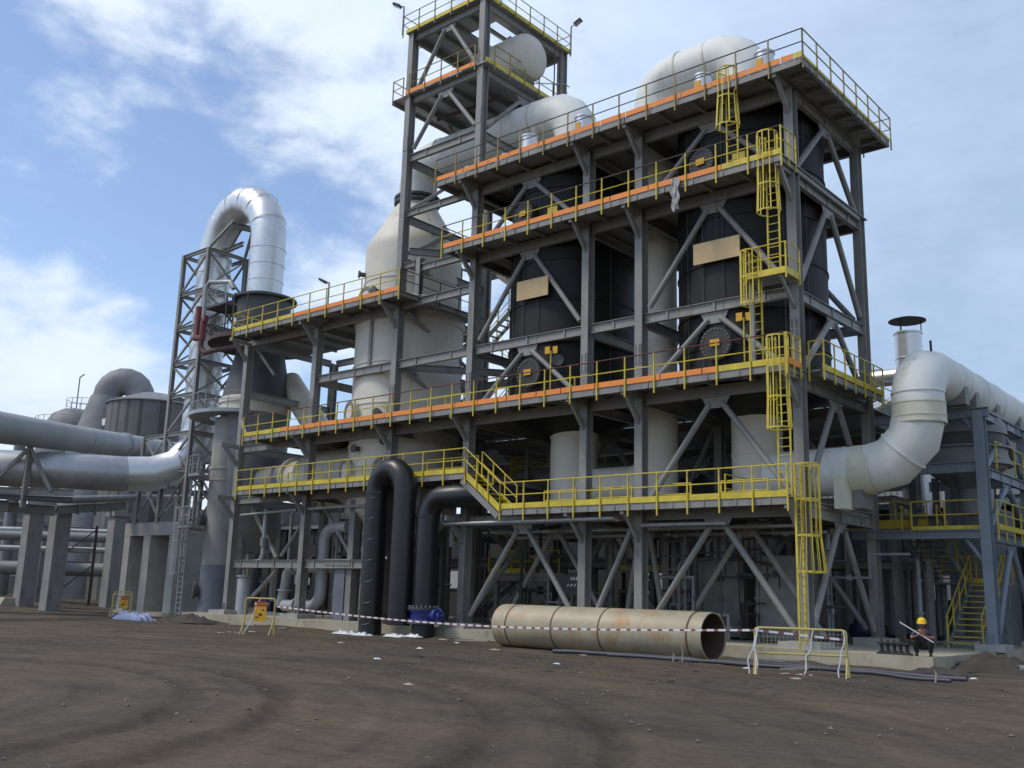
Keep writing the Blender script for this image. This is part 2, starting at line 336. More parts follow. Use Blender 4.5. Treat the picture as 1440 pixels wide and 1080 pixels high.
def handrail(par, pts, post='yellow', top='yellow', mid='yellow', h=1.1, below=.45, step=1.35, r=.026, posts=True, closed_end=True):
    """pts at deck level; one rail mesh per colour and one object per post"""
    pts = [V(p) for p in pts]; hi = [p+V((0, 0, h)) for p in pts]; mi = [p+V((0, 0, h*.52)) for p in pts]
    hr = MB().tube(hi, r, 6).build('top_rail', top, par); MB().tube(mi, r*.9, 6).build('mid_rail', mid, par)
    if not posts: return hr
    me = cached(('rail_post', post, round(h, 2), below), lambda: MB().bar((0, 0, -below), (0, 0, h), .05, .05, (0, 1, 0)), post)
    for i, (a, b) in enumerate(zip(pts, pts[1:])):
        k = max(1, round((b-a).length/step))
        for j in range(k+1 if i == len(pts)-2 else k):
            link('rail_post', me, par, None, a.lerp(b, j/k))
    return hr
def toe(par, a, b, z, kind, seg=1.7, hgt=.22, off=(0, 0)):
    a = V((a[0], a[1], z)); b = V((b[0], b[1], z)); Ln = (b-a).length; d = (b-a)/Ln; t = 0; i = 0
    while t < Ln-.05:
        s = min(seg*random.uniform(.75, 1.15) if kind == 'orange' else seg*2.5, Ln-t); g = .025 if kind == 'orange' else .004; dz = random.uniform(-.012, .015) if kind == 'orange' else 0
        MB().bar(a+d*(t+g)+V((0, 0, hgt/2+dz)), a+d*(t+s-g)+V((0, 0, hgt/2+dz*.3)), .035, hgt).build('toe_board', kind, par); t += s; i += 1
def channel(par, a, b, zb, h=.25, side=1, stiff=1.3):
    """edge channel, web outside; plates welded to the web show as stiffeners and splices"""
    mb = MB(); a = V((a[0], a[1], zb+h/2)); b = V((b[0], b[1], zb+h/2)); w2 = .10
    mb.prism(a, b, [(0, -h/2), (0, h/2), (-side*w2, h/2), (-side*w2, h/2-.02), (-side*.015, h/2-.02), (-side*.015, -h/2+.02), (-side*w2, -h/2+.02), (-side*w2, -h/2)][::1 if side > 0 else -1])
    d = (b-a).normalized(); s = d.cross(V((0, 0, 1))); t = stiff*.5; Ln = (b-a).length
    while t < Ln:
        p = a+d*t+s*(.022 if side > 0 else -.022); mb.bar(p-V((0, 0, h*.46)), p+V((0, 0, h*.46)), .05, .018, s); t += stiff
    return mb.build('edge_channel', 'steel', par)
# ------------------------------------------------------------------ ground
def gz(x, y):
    """height of the earth: a slow rise to the far left, wheel ruts and churned soil"""
    t = min(1, max(0, (-44-x)/22)); z = .62*t*t*(3-2*t)
    p = V((x, y, 0)); z += .05*noise.noise(p*.33)
    if -37 < x < 5 and y > -5: z += .16*max(0, noise.noise(V((x*.6, y*1.5, 7)))+.25)*math.exp(-((y+1.3)/1.0)**2)
    near = max(0, 1-max(0, abs(y+14)-16)/6)
    z += near*(.028*noise.noise(p*1.1+V((5, 0, 0)))+.014*noise.noise(p*2.9))
    if -32 < y < -3 and -26 < x < 16:
        for cx, cy, r0 in RUTS:
            d = math.hypot(x-cx, y-cy)-r0
            if abs(d) < .9: z += (-.06+.014*math.sin(r0*math.atan2(y-cy, x-cx)*15))*math.exp(-(d/.2)**2)+.04*math.exp(-((abs(d)-.36)/.13)**2)*(.6+noise.noise(p*1.4))
        e = noise.noise(V((x*.45, (y+.25*x)*1.1, 3)))
        if y > -16: z += max(0, e-.1)*.16*noise.noise(p*3.7)
    return z
RUTS = [(-8, -32, 11.6), (-8, -32, 13.2), (-8, -32, 16.8), (-8, -32, 18.5)]
def spaced(lo, hi, a, b, fine, coarse):
    c = []; x = lo
    while x < hi:
        c.append(x)
        d = 0 if a <= x <= b else min(abs(x-a), abs(x-b)); x += fine+d*coarse
    return c+[hi]
gx = spaced(-900, 900, -22, 14, .17, .13); gy = spaced(-500, 1200, -27, -2, .17, .13)
mb = MB(); mb.v = [(x, y, gz(x, y)) for y in gy for x in gx]; n = len(gx)
mb.f = [[j*n+i, j*n+i+1, (j+1)*n+i+1, (j+1)*n+i] for j in range(len(gy)-1) for i in range(n-1)]
g = mb.build('ground', 'earth'); g['kind'] = 'structure'
g.data.set_sharp_from_angle(angle=R(180))

# ------------------------------------------------------------------ plinth
XA, XB, XC, XD, XE, XF, XG = -34.45, -27.92, -21.46, -16.21, -9.50, -6.76, 0.0
CX = [XA, XB, XC, XD, XE, XF, XG]; YB = 6.43; ZS = .45
pl = thing('concrete_plinth', 'long stained concrete plinth carrying the steel frame, with a sharp right hand corner', 'plinth', (-16, 5, 0))
mb = MB(); mb.box(-37.7, -.7, -.3, 4.6, 15, ZS); mb.build('slab', 'plinth', pl)
def pedestal(x, y, a=.75, b=.62, h=.24): MB().box(x-a, y-b, ZS-.01, x+a, y+b, ZS+h).build('pedestal', 'conc', pl)
for x in CX:
    pedestal(x+.15, .15, h=.22); pedestal(x+.15, YB+.1, .66, .66, .27)
pedestal(4.5-.1, 6.7, .5); pedestal(2.1, 10.6, .6, .4, .2); pedestal(4.4, 12.8, .45)
# recess with the small dark box gap below the pipes
# ------------------------------------------------------------------ main steel frame
fr = thing('steel_frame', 'tall grey steel frame of columns, beams and tube braces round the two black tanks', 'steel frame', (-16, 3, ZS))
CW, CDp = .36, .46
def column(x, y, z0, z1, par=None, mtl='steel', splices=(), wd=CW, dp=CDp, name='column'):
    """H column, flange towards the front (y is the front face)"""
    mb = MB(); mb.ibeam((x+wd/2, y+dp/2, z0), (x+wd/2, y+dp/2, z1), wd, dp, .035, .03, (0, 1, 0))
    if z0 < 5: mb.box(x-.12, y-.12, z0-.001, x+wd+.12, y+dp+.12, z0+.035).box(x+wd/2-.012, y-.1, z0+.03, x+wd/2+.012, y, z0+.4)
    o = mb.build(name, mtl, par or fr)
    for zs in splices:
        mb = MB().box(x+.01, y-.022, zs-.42, x+wd-.01, y-.002, zs+.42); mb.build('splice_plate', mtl, o)
        mb = MB()
        for k in range(5):
            for sx in (.24, .76):
                for sg in (-1, 1): mb.lathe((x+wd*sx, y-.022, zs+sg*(.06+.075*k)), [(.024, 0), (.024, .02)], 6, (0, -1, 0))
        mb.build('bolts', 'iron', o)['kind'] = 'stuff'
    return o
ZT = {XA: 16.2, XB: 16.2, XC: 25.2, XD: 25.2, XE: 21.35, XF: 21.35, XG: 21.35}
for x in CX:
    sp = [11.7] if x not in (XA, ) else [9.2]
    column(x, 0, ZS+.22, ZT[x], splices=sp)
    column(x, YB, ZS+.26, ZT[x])
def beam(p0, p1, h=.42, wd=.2, par=None, stiff=0, mtl='steel'):
    mb = MB(); mb.ibeam(p0, p1, wd, h, .026, .02); p0 = V(p0); p1 = V(p1); d = (p1-p0).normalized(); s = d.cross(V((0, 0, 1))); Ln = (p1-p0).length
    if stiff:
        k = max(1, int(Ln/stiff))
        for i in range(1, k+1):
            q = p0+d*(Ln*(i-.5)/k)
            for sg in (1, -1): mb.bar(q+s*sg*wd*.26-V((0, 0, h*.44)), q+s*sg*wd*.26+V((0, 0, h*.44)), wd*.44, .02, d if False else s)
    return mb.build('beam', mtl, par or fr)
LV = {'L1l': 7.1, 'L1r': 5.45, 'L2': 10.1, 'M': 13.4, 'L3l': 16.45, 'L4': 18.0, 'RF': 21.5}
def row(y, z, xs, h, stiff=0):
    for a, b in zip(xs, xs[1:]): beam((a+CW+.01, y, z-h/2), (b-.01, y, z-h/2), h, .2, None, stiff)
yf, yr = .24, YB+.24
for y, st in ((yf, 1.7), (yr, 0)):
    row(y, LV['L1l']-.08, [XA, XB, XC] if y < 1 else [XA, XB, XC, XD], .40); row(y, LV['L1r']-.08, [XD, XE, XF, XG], .40)
    row(y, LV['L2']-.08, CX, .42); row(y, LV['M'], [XB, XC, XD, XE, XF, XG], .42, st)
    row(y, LV['L3l']-.08, [XA, XB, XC], .40); row(y, LV['L4']-.08, [XD, XE, XF, XG], .42); row(y, LV['RF']-.08, [XD, XE, XF, XG], .42)
row(yf, 3.45, [XA, XB, XC], .42, 1.3); row(yf, 16.5, [XC, XD], .40, 1.6); row(yf, 21.45, [XC, XD], .36, 1.6); row(yf, 24.6, [XC, XD], .42, 1.8)
row(yf, 18.55, [XC, -19.6], .3, 1.2)
row(yr, 24.6, [XC, XD], .42); row(yr, 21.45, [XC, XD], .36)
for x in CX:
    zs = [LV['L2'], LV['M']]
    if x <= XC: zs += [LV['L1l'], LV['L3l']]
    if x >= XD: zs += [LV['L1r'], LV['L4'], LV['RF']]
    if x in (XC, XD): zs += [24.6, 21.4, 19.0]
    for z in zs: beam((x+CW/2, CDp+.01, z-.3), (x+CW/2, YB-.01, z-.3), .42, .2, None, 1.5 if x == XG else 0)
# stub post on the left roof beside the drum tower
mb = MB().ibeam((-19.9, .2, 16.7), (-19.9, .2, 18.6), .3, .3, .03, .03, (0, 1, 0)); mb.build('post', 'steel', fr)
beam((-19.7, .2, 18.05), (XD-.02, .2, 18.05), .36, .2, None, 1.2); beam((-19.7, .2, 16.42), (XD-.02, .2, 16.42), .3, .2, None, 1.2) if False else None
mb = MB().ibeam((XB+4.45, .35, 13.4), (XB+4.45, .35, 16.2), .2, .2, .02, .02, (0, 1, 0)); mb.build('post', 'steel', fr)
# mid beams off the front columns to the scrubber
for z in (13.1, 19.3): beam((XC+.4, .5, z), (XD-.6, 5.4, z), .36, .2)
BR = .118
def brace(p0, p1, r=BR, par=None, mtl='steel'): return MB().tube([p0, p1], r, 12).build('brace', mtl, par or fr)
def chevron(x0, x1, z0, z1, y=None, x=None, ya=None, yb=None, par=None, mtl='steel', sp=.26):
    if x is None:
        mid = (x0+x1)/2; brace((x0+.22, y, z0), (mid-sp, y, z1-.25), BR, par, mtl); brace((x1-.22, y, z0), (mid+sp, y, z1-.25), BR, par, mtl)
        mb = MB().prism((mid, y-.015, 0), (mid, y+.015, 0), [(-.62, z1+.02), (.62, z1+.02), (.36, z1-.44), (-.36, z1-.44)], (0, 0, 1))
    else:
        mid = (ya+yb)/2; brace((x, ya+.15, z0), (x, mid-sp, z1-.25), BR, par, mtl); brace((x, yb-.15, z0), (x, mid+sp, z1-.25), BR, par, mtl)
        mb = MB().prism((x-.015, mid, 0), (x+.015, mid, 0), [(-.62, z1+.02), (.62, z1+.02), (.36, z1-.44), (-.36, z1-.44)], (0, 0, 1))
    mb.build('gusset_plate', mtl, par or fr)
ST = [(1.0, 5.0), (5.75, 9.6), (10.35, 12.95), (13.65, 17.5), (18.25, 21.0)]
for i, (a, b) in enumerate(ST):
    chevron(XF+CW, XG, a, b, yf); chevron(XF+CW, XG, a, b, yr)
    if i != 1: chevron(XD+CW, XE, a, b, yf)
    chevron(XD+CW, XE, a, b, yr)
    chevron(0, 0, a, b, x=XG+CW/2, ya=CDp, yb=YB)
    if i: brace((XE+CW+.2, yr, a), (XF-.1, yr, b)); 
brace((XE+CW+.25, yf, 1.0), (XF-.1, yf, 5.0)); brace((XD+.2, CDp, .9), (XD+.2, YB-1.5, 5.0))
for x0, x1, sg in ((XA, XB, 1), (XB, XC, -1)):
    a, b = x0+CW, x1
    if sg > 0: near, far = a, b
    else: near, far = b, a
    midx = (a+b)/2
    brace((near+.2*sg, 1.0, 6.5), (midx-.1*sg, 1.0, 3.6), .12); brace((near+.1*sg, 1.0, .8), (midx, 1.0, 2.9), .12)
    brace((far-.1*sg, 1.0, 6.5), (midx+.3*sg, 1.0, 3.7), .10)
brace((XB+.4, yr, 10.4), (XC-.2, yr, 13.0)); brace((XB+.4, yr, 13.6), (XC-.2, yr, 16.2)); brace((XC+.4, YB-.2, 10.5), (XC+.4, .6, 13.0), .1); brace((XC+.4, YB-.2, 13.5), (XC+.4, .6, 16.0), .1)
brace((XA+.5, .5, 15.9), (XA+1.9, .9, 14.2), .1); brace((XC+.35, .5, 19.2), (XC+.35, 3.6, 21.2), .1); brace((XC+.35, .5, 21.6), (XC+.35, 3.6, 24.2), .1)
# knee brackets and outriggers under the front walkways
def bracket(x, zb, out=.95, drop=.95):
    mb = MB(); mb.bar((x+CW/2, -1.14, zb-.02), (x+CW/2, .0, zb-.02), .16, .22)
    mb.prism((x+CW/2-.07, 0, 0), (x+CW/2+.07, 0, 0), [(0, zb-drop), (.0, zb-drop-.24), (out, zb-.24), (out, zb-.1)] if False else [(0, zb-drop-.22), (out, zb-.13), (out-.26, zb-.13), (0, zb-drop+.12)])
    mb.build('bracket', 'steel', fr)
for x in CX:
    if x <= XC: bracket(x, 6.95); bracket(x, 16.2)
    else: bracket(x, 17.8); bracket(x, 21.36); bracket(x, 5.25)
    bracket(x, 9.95)

# ------------------------------------------------------------------ walkways on the front
Y0 = -1.2
def walkway(label, zb, runs, y1=.2, toes=(), post='yellow', top='yellow', mid='yellow', rail=None, joist=1.5, name='elevated_walkway', deck_y=None, joist_y=.2, extra=None):
    x0, x1 = runs
    t = thing(name, label, 'walkway', ((x0+x1)/2, Y0, zb))
    MB().box(x0, Y0+.03, zb+.235, x1, y1, zb+.275).build('deck', 'galv' if y1 < 1 else 'steel', t)
    channel(t, (x0, Y0), (x1, Y0), zb)
    k = int((x1-x0)/joist); me = None
    for i in range(k+1):
        x = x0+.12+(x1-x0-.24)*i/k
        mb = MB().bar((x, Y0+.1, zb+.13), (x, joist_y, zb+.13), .1, .18); mb.build('joist', 'steel', t)
    for a, b, kind in toes: toe(t, (a, Y0-.018), (b, Y0-.018), zb+.262, kind)
    zd = zb+.26
    handrail(t, rail or [(x0, Y0-.065, zd), (x1, Y0-.065, zd)], post, top, mid, 1.1, .5)
    if extra: extra(t, zd)
    return t
# left roof level
def ex(t, z):
    handrail(t, [(-33.9, Y0-.06, z), (-33.9, 1.2, z)], below=.2); handrail(t, [(-19.77, Y0, z), (-19.77, 4.4, z)], 'dkrail', 'dkrail', 'dkrail', below=.2)
walkway('walkway level with the foot of the silver duct, yellow only at its left end', 16.27, (-33.9, -19.77), 5.2,
        [(-33.9, -28.45, 'yellow'), (-28.4, -19.8, 'orange')], 'yellow', 'yellow', 'yellow', joist=1.6, joist_y=5.0, extra=ex)
# L2: the long orange walkway
def ex(t, z):
    handrail(t, [(XG+.42, Y0-.06, z), (XG+.42, -.12, z)], 'yellow', 'yellow', 'yellow', below=.4, step=.6)
    toe(t, (XG+.40, Y0), (XG+.40, -.1), z, 'orange')
    for a, b in ((-26.2, -22.2), (-20.4, -16.8), (-15.2, -10.2), (-28.8, -28.2)): handrail(t, [(a, .55, z), (b, .55, z)], below=0)
walkway('longest front walkway, with orange boards and a maroon top rail', 9.92, (-32.0, .37), 7.2,
        [(-32.0, -28.6, 'yellow'), (-28.6, -2.35, 'orange'), (-2.3, .36, 'yellow')], 'yellow', 'maroon', 'yellow', joist=1.62, joist_y=6.3, extra=ex)
# L1: two levels joined by a short stair
def ex(t, z):
    for a, b in ((-29.4, -26.5), (-24.4, -22.2), (-18.6, -15.3)): handrail(t, [(a, .1, z), (b, .1, z)], below=0, h=.95)
walkway('lower yellow walkway left of the short yellow stair', 6.92, (-32.2, -14.82), 6.8, [(-32.2, -14.85, 'yellow')], joist=1.6, joist_y=6.2, extra=ex)
def ex(t, z):
    for a, b in ((-11.6, -9.9), (-9.1, -7.1), (-6.0, -4.4), (-3.1, -1.2)): handrail(t, [(a, .35, z), (b, .35, z)], below=0, h=.85, step=1.1)
    handrail(t, [(-2.9, .3, z), (-2.9, 3.0, z)], below=0)
walkway('lowest yellow walkway right of the short yellow stair, above the big loose pipe', 5.25, (-12.72, .3), 6.8, [(-12.75, .3, 'yellow')], joist=1.6, joist_y=6.2, extra=ex)
st = thing('walkway_stair', 'short bright yellow stair joining the two lower front walkways', 'stair', (-13.8, Y0, 5.4))
pa, pb = V((-14.82, 0, 7.18)), V((-12.72, 0, 5.5))
for y in (Y0-.02, -.2):
    MB().bar((-14.86, y, 7.12), (-12.66, y, 5.46), .03, .26).build('stringer', 'yellow', st)
MB().prism((-14.98, Y0+.02, 7.03), (-12.78, Y0+.02, 5.37), [(.02, -.33), (.02, -.06), (-.08, -.06), (-.08, -.33)]).build('edge_channel', 'steel', st)
for i in range(8):
    q = pa.lerp(pb, (i+.5)/8); MB().box(q.x-.13, Y0+.01, q.z-.03, q.x+.13, -.22, q.z).build('tread', 'yellow', st)
for y in (Y0-.065, -.16): handrail(st, [(-14.82, y, 7.16), (-12.72, y, 5.5)], below=.2, step=.9)
# L4
def ex(t, z):
    for a, b in ((-15.6, -13.2), (-11.8, -10.0), (-8.6, -7.2), (-5.6, -3.4)): handrail(t, [(a, .5, z), (b, .5, z)], below=0, h=.8, step=1.2)
    handrail(t, [(.44, Y0-.06, z), (.44, .0, z)], below=.3, step=.6); handrail(t, [(-16.92, Y0-.06, z), (-16.92, 1.6, z)], 'dkrail', 'dkrail', 'dkrail', below=.2)
walkway('upper front walkway just below the roof, a grey cloth hanging from it', 17.8, (-16.92, .45), 7.0,
        [(-16.92, -2.0, 'orange'), (-2.0, .42, 'yellow')], 'yellow', 'dkrail', 'yellow', joist=1.6, joist_y=6.3, extra=ex)
# roof
def ex(t, z):
    channel(t, (1.35, Y0+.02), (1.35, 7.57), 21.38); channel(t, (1.33, 7.57), (-17.5, 7.57), 21.38); channel(t, (-17.57, 7.5), (-17.57, Y0+.1), 21.38)
    for i in range(6):
        y = Y0+1.0+i*1.4; MB().bar((.4, y, 21.50), (1.3, y, 21.50), .1, .18).build('joist', 'steel', t)
    for i in range(6):
        y = Y0+1.0+i*1.4; MB().tube([(.4, y, 21.5), (1.3, y+.9, 21.5)], .035, 6).build('bracing_rod', 'steel', t)
    toe(t, (1.365, Y0), (1.365, 7.57), z, 'yellow', hgt=.12); handrail(t, [(1.41, Y0-.065, z), (1.41, 7.62, z), (-1, 7.62, z)], 'olive', 'olive', 'olive', below=.4)
walkway('flat roof platform over the two black tanks, overhanging at the right', 21.38, (-17.57, 1.35), 7.57,
        [(-17.57, 1.05, 'orange'), (1.06, 1.37, 'yellow')], 'olive', 'dkrail', 'dkrail',
        rail=[(-17.57, Y0-.065, 21.64), (1.41, Y0-.065, 21.64)], name='roof_platform', joist=1.55, joist_y=7.4, extra=ex)
# side walkway of L2 between the two right hand columns
t = thing('side_walkway', 'short yellow railed walkway on the right side of the frame between its two end columns', 'walkway', (.6, 3.4, 9.95))
MB().box(.38, .5, 10.17, .95, 6.35, 10.21).build('deck', 'galv', t); channel(t, (.95, .5), (.95, 6.35), 9.95)
toe(t, (.97, .5), (.97, 6.35), 10.2, 'yellow'); handrail(t, [(.45, .52, 10.2), (1.01, .52, 10.2), (1.01, 6.3, 10.2), (.5, 6.3, 10.2)], below=.4, step=1.0)

# small landing on the right front column
t = thing('ladder_landing', 'small yellow ladder landing clamped to the right front column at mid height', 'landing', (-.35, -.6, 13.5))
MB().box(-1.15, -1.15, 13.52, .42, -.03, 13.56).build('deck', 'galv', t)
toe(t, (-1.15, -1.17), (.42, -1.17), 13.5, 'yellow', hgt=.24); toe(t, (.44, -1.15), (.44, -.03), 13.5, 'yellow', hgt=.24)
handrail(t, [(-1.15, -.1, 13.55), (-1.15, -1.2, 13.55), (.47, -1.2, 13.55), (.47, -.05, 13.55)], below=.25, step=1.1)
MB().bar((.2, -1.1, 13.48), (.2, 0, 12.5), .1, .1).build('bracket', 'steel', t); MB().bar((-1.0, -.9, 10.2), (-1.0, -.9, 13.5), .11, .11, (0, 1, 0)).build('post', 'steel', t)

# ------------------------------------------------------------------ ladders with cages
def ladder(label, x, y, z0, z1, face, cage=None, wd=.46, mtl='yellow', flare=0, cr=.38, name='caged_ladder', nb=7, rr=.05):
    """face: direction in degrees the climber's back points to"""
    t = thing(name, label, 'ladder', (x, y, z0)); f = V((math.cos(R(face)), math.sin(R(face)), 0)); s = V((-f.y, f.x, 0)); o = V((x, y, 0))
    for sg in (-1, 1): MB().bar(o+s*sg*wd/2+V((0, 0, z0)), o+s*sg*wd/2+V((0, 0, z1)), rr, .07, f).build('ladder_rail', mtl, t)
    k = int((min(z1, z1)-z0)/.3); me = MB().tube([s*(-wd/2), s*(wd/2)], .018, 6).mesh('rung', mtl)
    for i in range(1, k): link('rung', me, t, None, o+V((0, 0, z0+i*.3)))
    if cage:
        ca, cb = cage; nh = max(2, int((cb-ca)/.95)+1); zz = [ca+(cb-ca)*i/(nh-1) for i in range(nh)]
        def cp(a, q): return o+f*(cr*.95+cr*q*math.cos(R(a))*1.0)+s*(cr*q*math.sin(R(a)))
        angs = [-125+250*i/8 for i in range(9)]
        for i, z in enumerate(zz):
            q = 1+(flare if i == 0 else 0)
            pts = [o-s*wd/2+V((0, 0, z))]+[cp(a, q)+V((0, 0, z)) for a in angs]+[o+s*wd/2+V((0, 0, z))]
            mb = MB()
            for p0, p1 in zip(pts, pts[1:]): mb.bar(p0, p1, .014, .06)
            mb.build('cage_hoop', mtl, t)
        for a in [-110+220*i/(nb-1) for i in range(nb)]:
            mb = MB()
            for i in range(nh-1):
                qa = 1+(flare if i == 0 else 0); mb.bar(cp(a, qa)+V((0, 0, zz[i])), cp(a, 1)+V((0, 0, zz[i+1])), .045, .014, f)
            mb.build('cage_bar', mtl, t)
    return t
ladder('tall bright yellow caged ladder rising from the plinth at the right front column', .40, -.62, ZS, 6.7, 0, (3.0, 6.65), flare=.35, wd=.5, rr=.08, nb=9)
ladder('yellow caged ladder below the longest walkway at the right front column', .0, -.75, 5.5, 11.3, -90, (7.9, 11.2), flare=.12)
ladder('yellow ladder with a short cage just left of the small mid height landing', -1.0, -.65, 10.2, 14.7, -90, (12.6, 14.6))
ladder('yellow caged ladder hanging below the walkway under the roof, down to the small landing', -.22, -.65, 13.55, 19.15, -90, (16.0, 19.1), flare=.12)
ladder('yellow caged ladder dropping from the underside of the roof platform', -1.85, -.6, 18.05, 22.7, -90, (19.9, 22.3), flare=.2)

# ------------------------------------------------------------------ drum tower
tw = thing('drum_tower', 'tallest steel tower with two railed decks carrying the white drum', 'tower', (-18.8, 3, 25.2))
for x in (XC, XD):
    for y in (0, YB):
        o = column(x, y, 25.2, 31.75, tw)
        mb = MB().box(x+.01, y-.022, 24.8, x+CW-.01, y-.002, 25.6); mb.build('splice_plate', 'steel', o)
for z, hh in ((27.95, .36), (31.7, .40)):
    for y in (yf, yr): beam((XC+CW, y, z-hh/2), (XD, y, z-hh/2), hh, .2, tw)
    for x in (XC, XD): beam((x+CW/2, CDp, z-hh/2), (x+CW/2, YB, z-hh/2), hh, .2, tw)
    for i in range(3): beam((XC+CW+1.2*(i+1), .4, z-.14), (XC+CW+1.2*(i+1), YB, z-.14), .22, .12, tw)
    if z < 30: MB().box(XC-.9, -.1, z+.01, XD+CW+.3, YB+.4, z+.045).build('deck', 'galv', tw)
    else:
        MB().box(XC-.1, -.1, z+.01, XD-2.6, YB+.5, z+.045).box(XD-2.6, -.1, z+.01, XD+CW+.1, 2.0, z+.045).box(XD-2.6, 4.9, z+.01, XD+CW+.1, YB+.5, z+.045).box(XD-.7, 2.0, z+.01, XD+CW+.1, 4.9, z+.045).build('deck', 'galv', tw)
chevron(XC+CW, XD, 28.2, 31.4, yf, par=tw); chevron(XC+CW, XD, 24.9, 27.6, yf, par=tw)
chevron(0, 0, 24.8, 27.6, x=XD+CW/2, ya=CDp, yb=YB, par=tw); chevron(XC+CW, XD, 24.9, 27.6, yr, par=tw); brace((XC+CW/2, YB, 25), (XC+CW/2, 3.2, 27.5), BR, tw)
z = 28.0
toe(tw, (XC+.1, -.12), (XD, -.12), z, 'orange'); toe(tw, (XD+CW+.3, -.1), (XD+CW+.3, YB), z, 'yellow')
handrail(tw, [(XC+.4, -.16, z), (XD-.05, -.16, z)], 'olive', 'olive', 'olive', below=.3, step=1.2)
handrail(tw, [(XD+CW+.34, .5, z), (XD+CW+.34, YB, z)], 'olive', 'olive', 'olive', below=.3, step=1.3); handrail(tw, [(XC-.1, -.1, z), (XC-.9, -.1, z), (XC-.9, YB, z)], 'olive', 'olive', 'olive', below=.2)
MB().bar((XC-.9, -.1, 27.85), (XC-.9, YB, 27.85), .1, .2).build('edge_channel', 'steel', tw)
z = 31.72
toe(tw, (XC-.1, -.12), (XD, -.12), z, 'yellow'); toe(tw, (XD+CW+.12, -.1), (XD+CW+.12, YB+.5), z, 'yellow')
handrail(tw, [(XC-.3, YB, z), (XC-.3, -.16, z), (XD+CW+.16, -.16, z), (XD+CW+.16, YB+.5, z), (XC-.3, YB+.5, z)], 'olive', 'olive', 'olive', below=.2, step=1.25)
MB().tube([(XC+.5, 2.0, 27.3), (XD-.4, 2.2, 27.3), (XD-.2, 4.5, 27.35)], .1, 8).build('pipe', 'oxide', tw)
# drum stair rail and small ladder at the rear corner
for yy in (5.2, 5.65): MB().bar((XD+.8, yy, 28), (XD+.8, yy, 31.6), .05, .05, (1, 0, 0)).build('ladder_rail', 'dkrail', tw)
MB().tube([(XD+.9, 3.4, 28.2), (XD+.9, 6.0, 29.3), (XD+.9, 6.4, 29.3)], .03, 6).build('hand_rail', 'galv', tw)
dr = thing('pressure_drum', 'white horizontal drum with a domed end held between the tower decks', 'drum', (-17, 3.3, 28.1))
mb = MB(); pf = [(.02, 0), (.55, .06), (.98, .24), (1.2, .5), (1.27, .72), (1.27, 3.6), (1.2, 3.85), (.9, 4.15), (.02, 4.35)]
mb.lathe((-15.05, 3.4, 29.85), pf, 40, (-1, 0, 0)); mb.build('shell', 'beige', dr)
for x in (-16.2, -18.3): MB().box(x-.15, 2.5, 28.0, x+.15, 4.3, 29.1).build('saddle', 'steel', dr)
for x in (-16.3, -17.1): MB().lathe((x, 3.4, 31.0), [(.13, 0), (.13, .35), (.22, .35), (.22, .43), (.06, .43), (.05, .6)], 16).build('nozzle', 'mgrey', dr)

def floodlight(label, x, y, z, h, face, cat='floodlight'):
    t = thing('floodlight', label, cat, (x, y, z)); f = V((math.cos(R(face)), math.sin(R(face)), 0)); MB().tube([(x, y, z), (x, y, z+h)], .045, 8).build('pole', 'steel', t)
    p = V((x, y, z+h)); MB().tube([p, p+f*.28+V((0, 0, .1))], .03, 6).build('arm', 'steel', t)
    q = p+f*.32+V((0, 0, .12)); MB().prism(q-f*.1+V((0, 0, -.06)), q+f*.32+V((0, 0, .16)), [(-.13, -.07), (.13, -.07), (.17, .05), (-.17, .05)]).build('lamp_head', 'dgrey', t)
    q2 = q+V((0, 0, -.09)); MB().prism(q2-f*.07+V((0, 0, -.06)), q2+f*.28+V((0, 0, .14)), [(-.11, -.01), (.11, -.01), (.11, .01), (-.11, .01)]).build('lens', 'glass', t)
floodlight('floodlight on a short pole at the rear right corner of the tallest deck', XD+CW+.2, YB+.5, 31.6, 1.75, 10)
floodlight('floodlight on a pole at the left front corner of the tallest deck', XC-.3, -.2, 31.7, 1.7, 200)
floodlight('small lamp on a pole above the left walkway by the white tower', -25.6, -1.0, 16.5, 1.55, 190)
# ------------------------------------------------------------------ black tanks
def surf(cx, cy, r, ang, z, off=0): return V((cx+(r+off)*math.cos(R(ang)), cy+(r+off)*math.sin(R(ang)), z))
def manhole(par, cx, cy, r, ang, z, rad=.75, plate=True):
    d = V((math.cos(R(ang)), math.sin(R(ang)), 0)); p = surf(cx, cy, r, ang, z, -.15)
    o = MB().lathe(p, [(rad*.78, 0), (rad*.78, .35), (rad, .35), (rad, .43), (rad, .46), (rad, .53), (.02, .55)], 36, d).build('manhole', 'iron', par)
    s = V((-d.y, d.x, 0)); me = MB().lathe((0, 0, 0), [(.03, 0), (.03, .05)], 6, d).mesh('bolt', 'mgrey')
    for k in range(24):
        a = 2*math.pi*k/24; link('bolt', me, o, None, p+d*.53+s*math.cos(a)*rad*.88+V((0, 0, math.sin(a)*rad*.88)))
    if plate: MB().bar(p+d*.60+s*-.2+V((0, 0, .02)), p+d*.60+s*.2+V((0, 0, .02)), .03, .26).build('yellow_plate', 'signy', o)
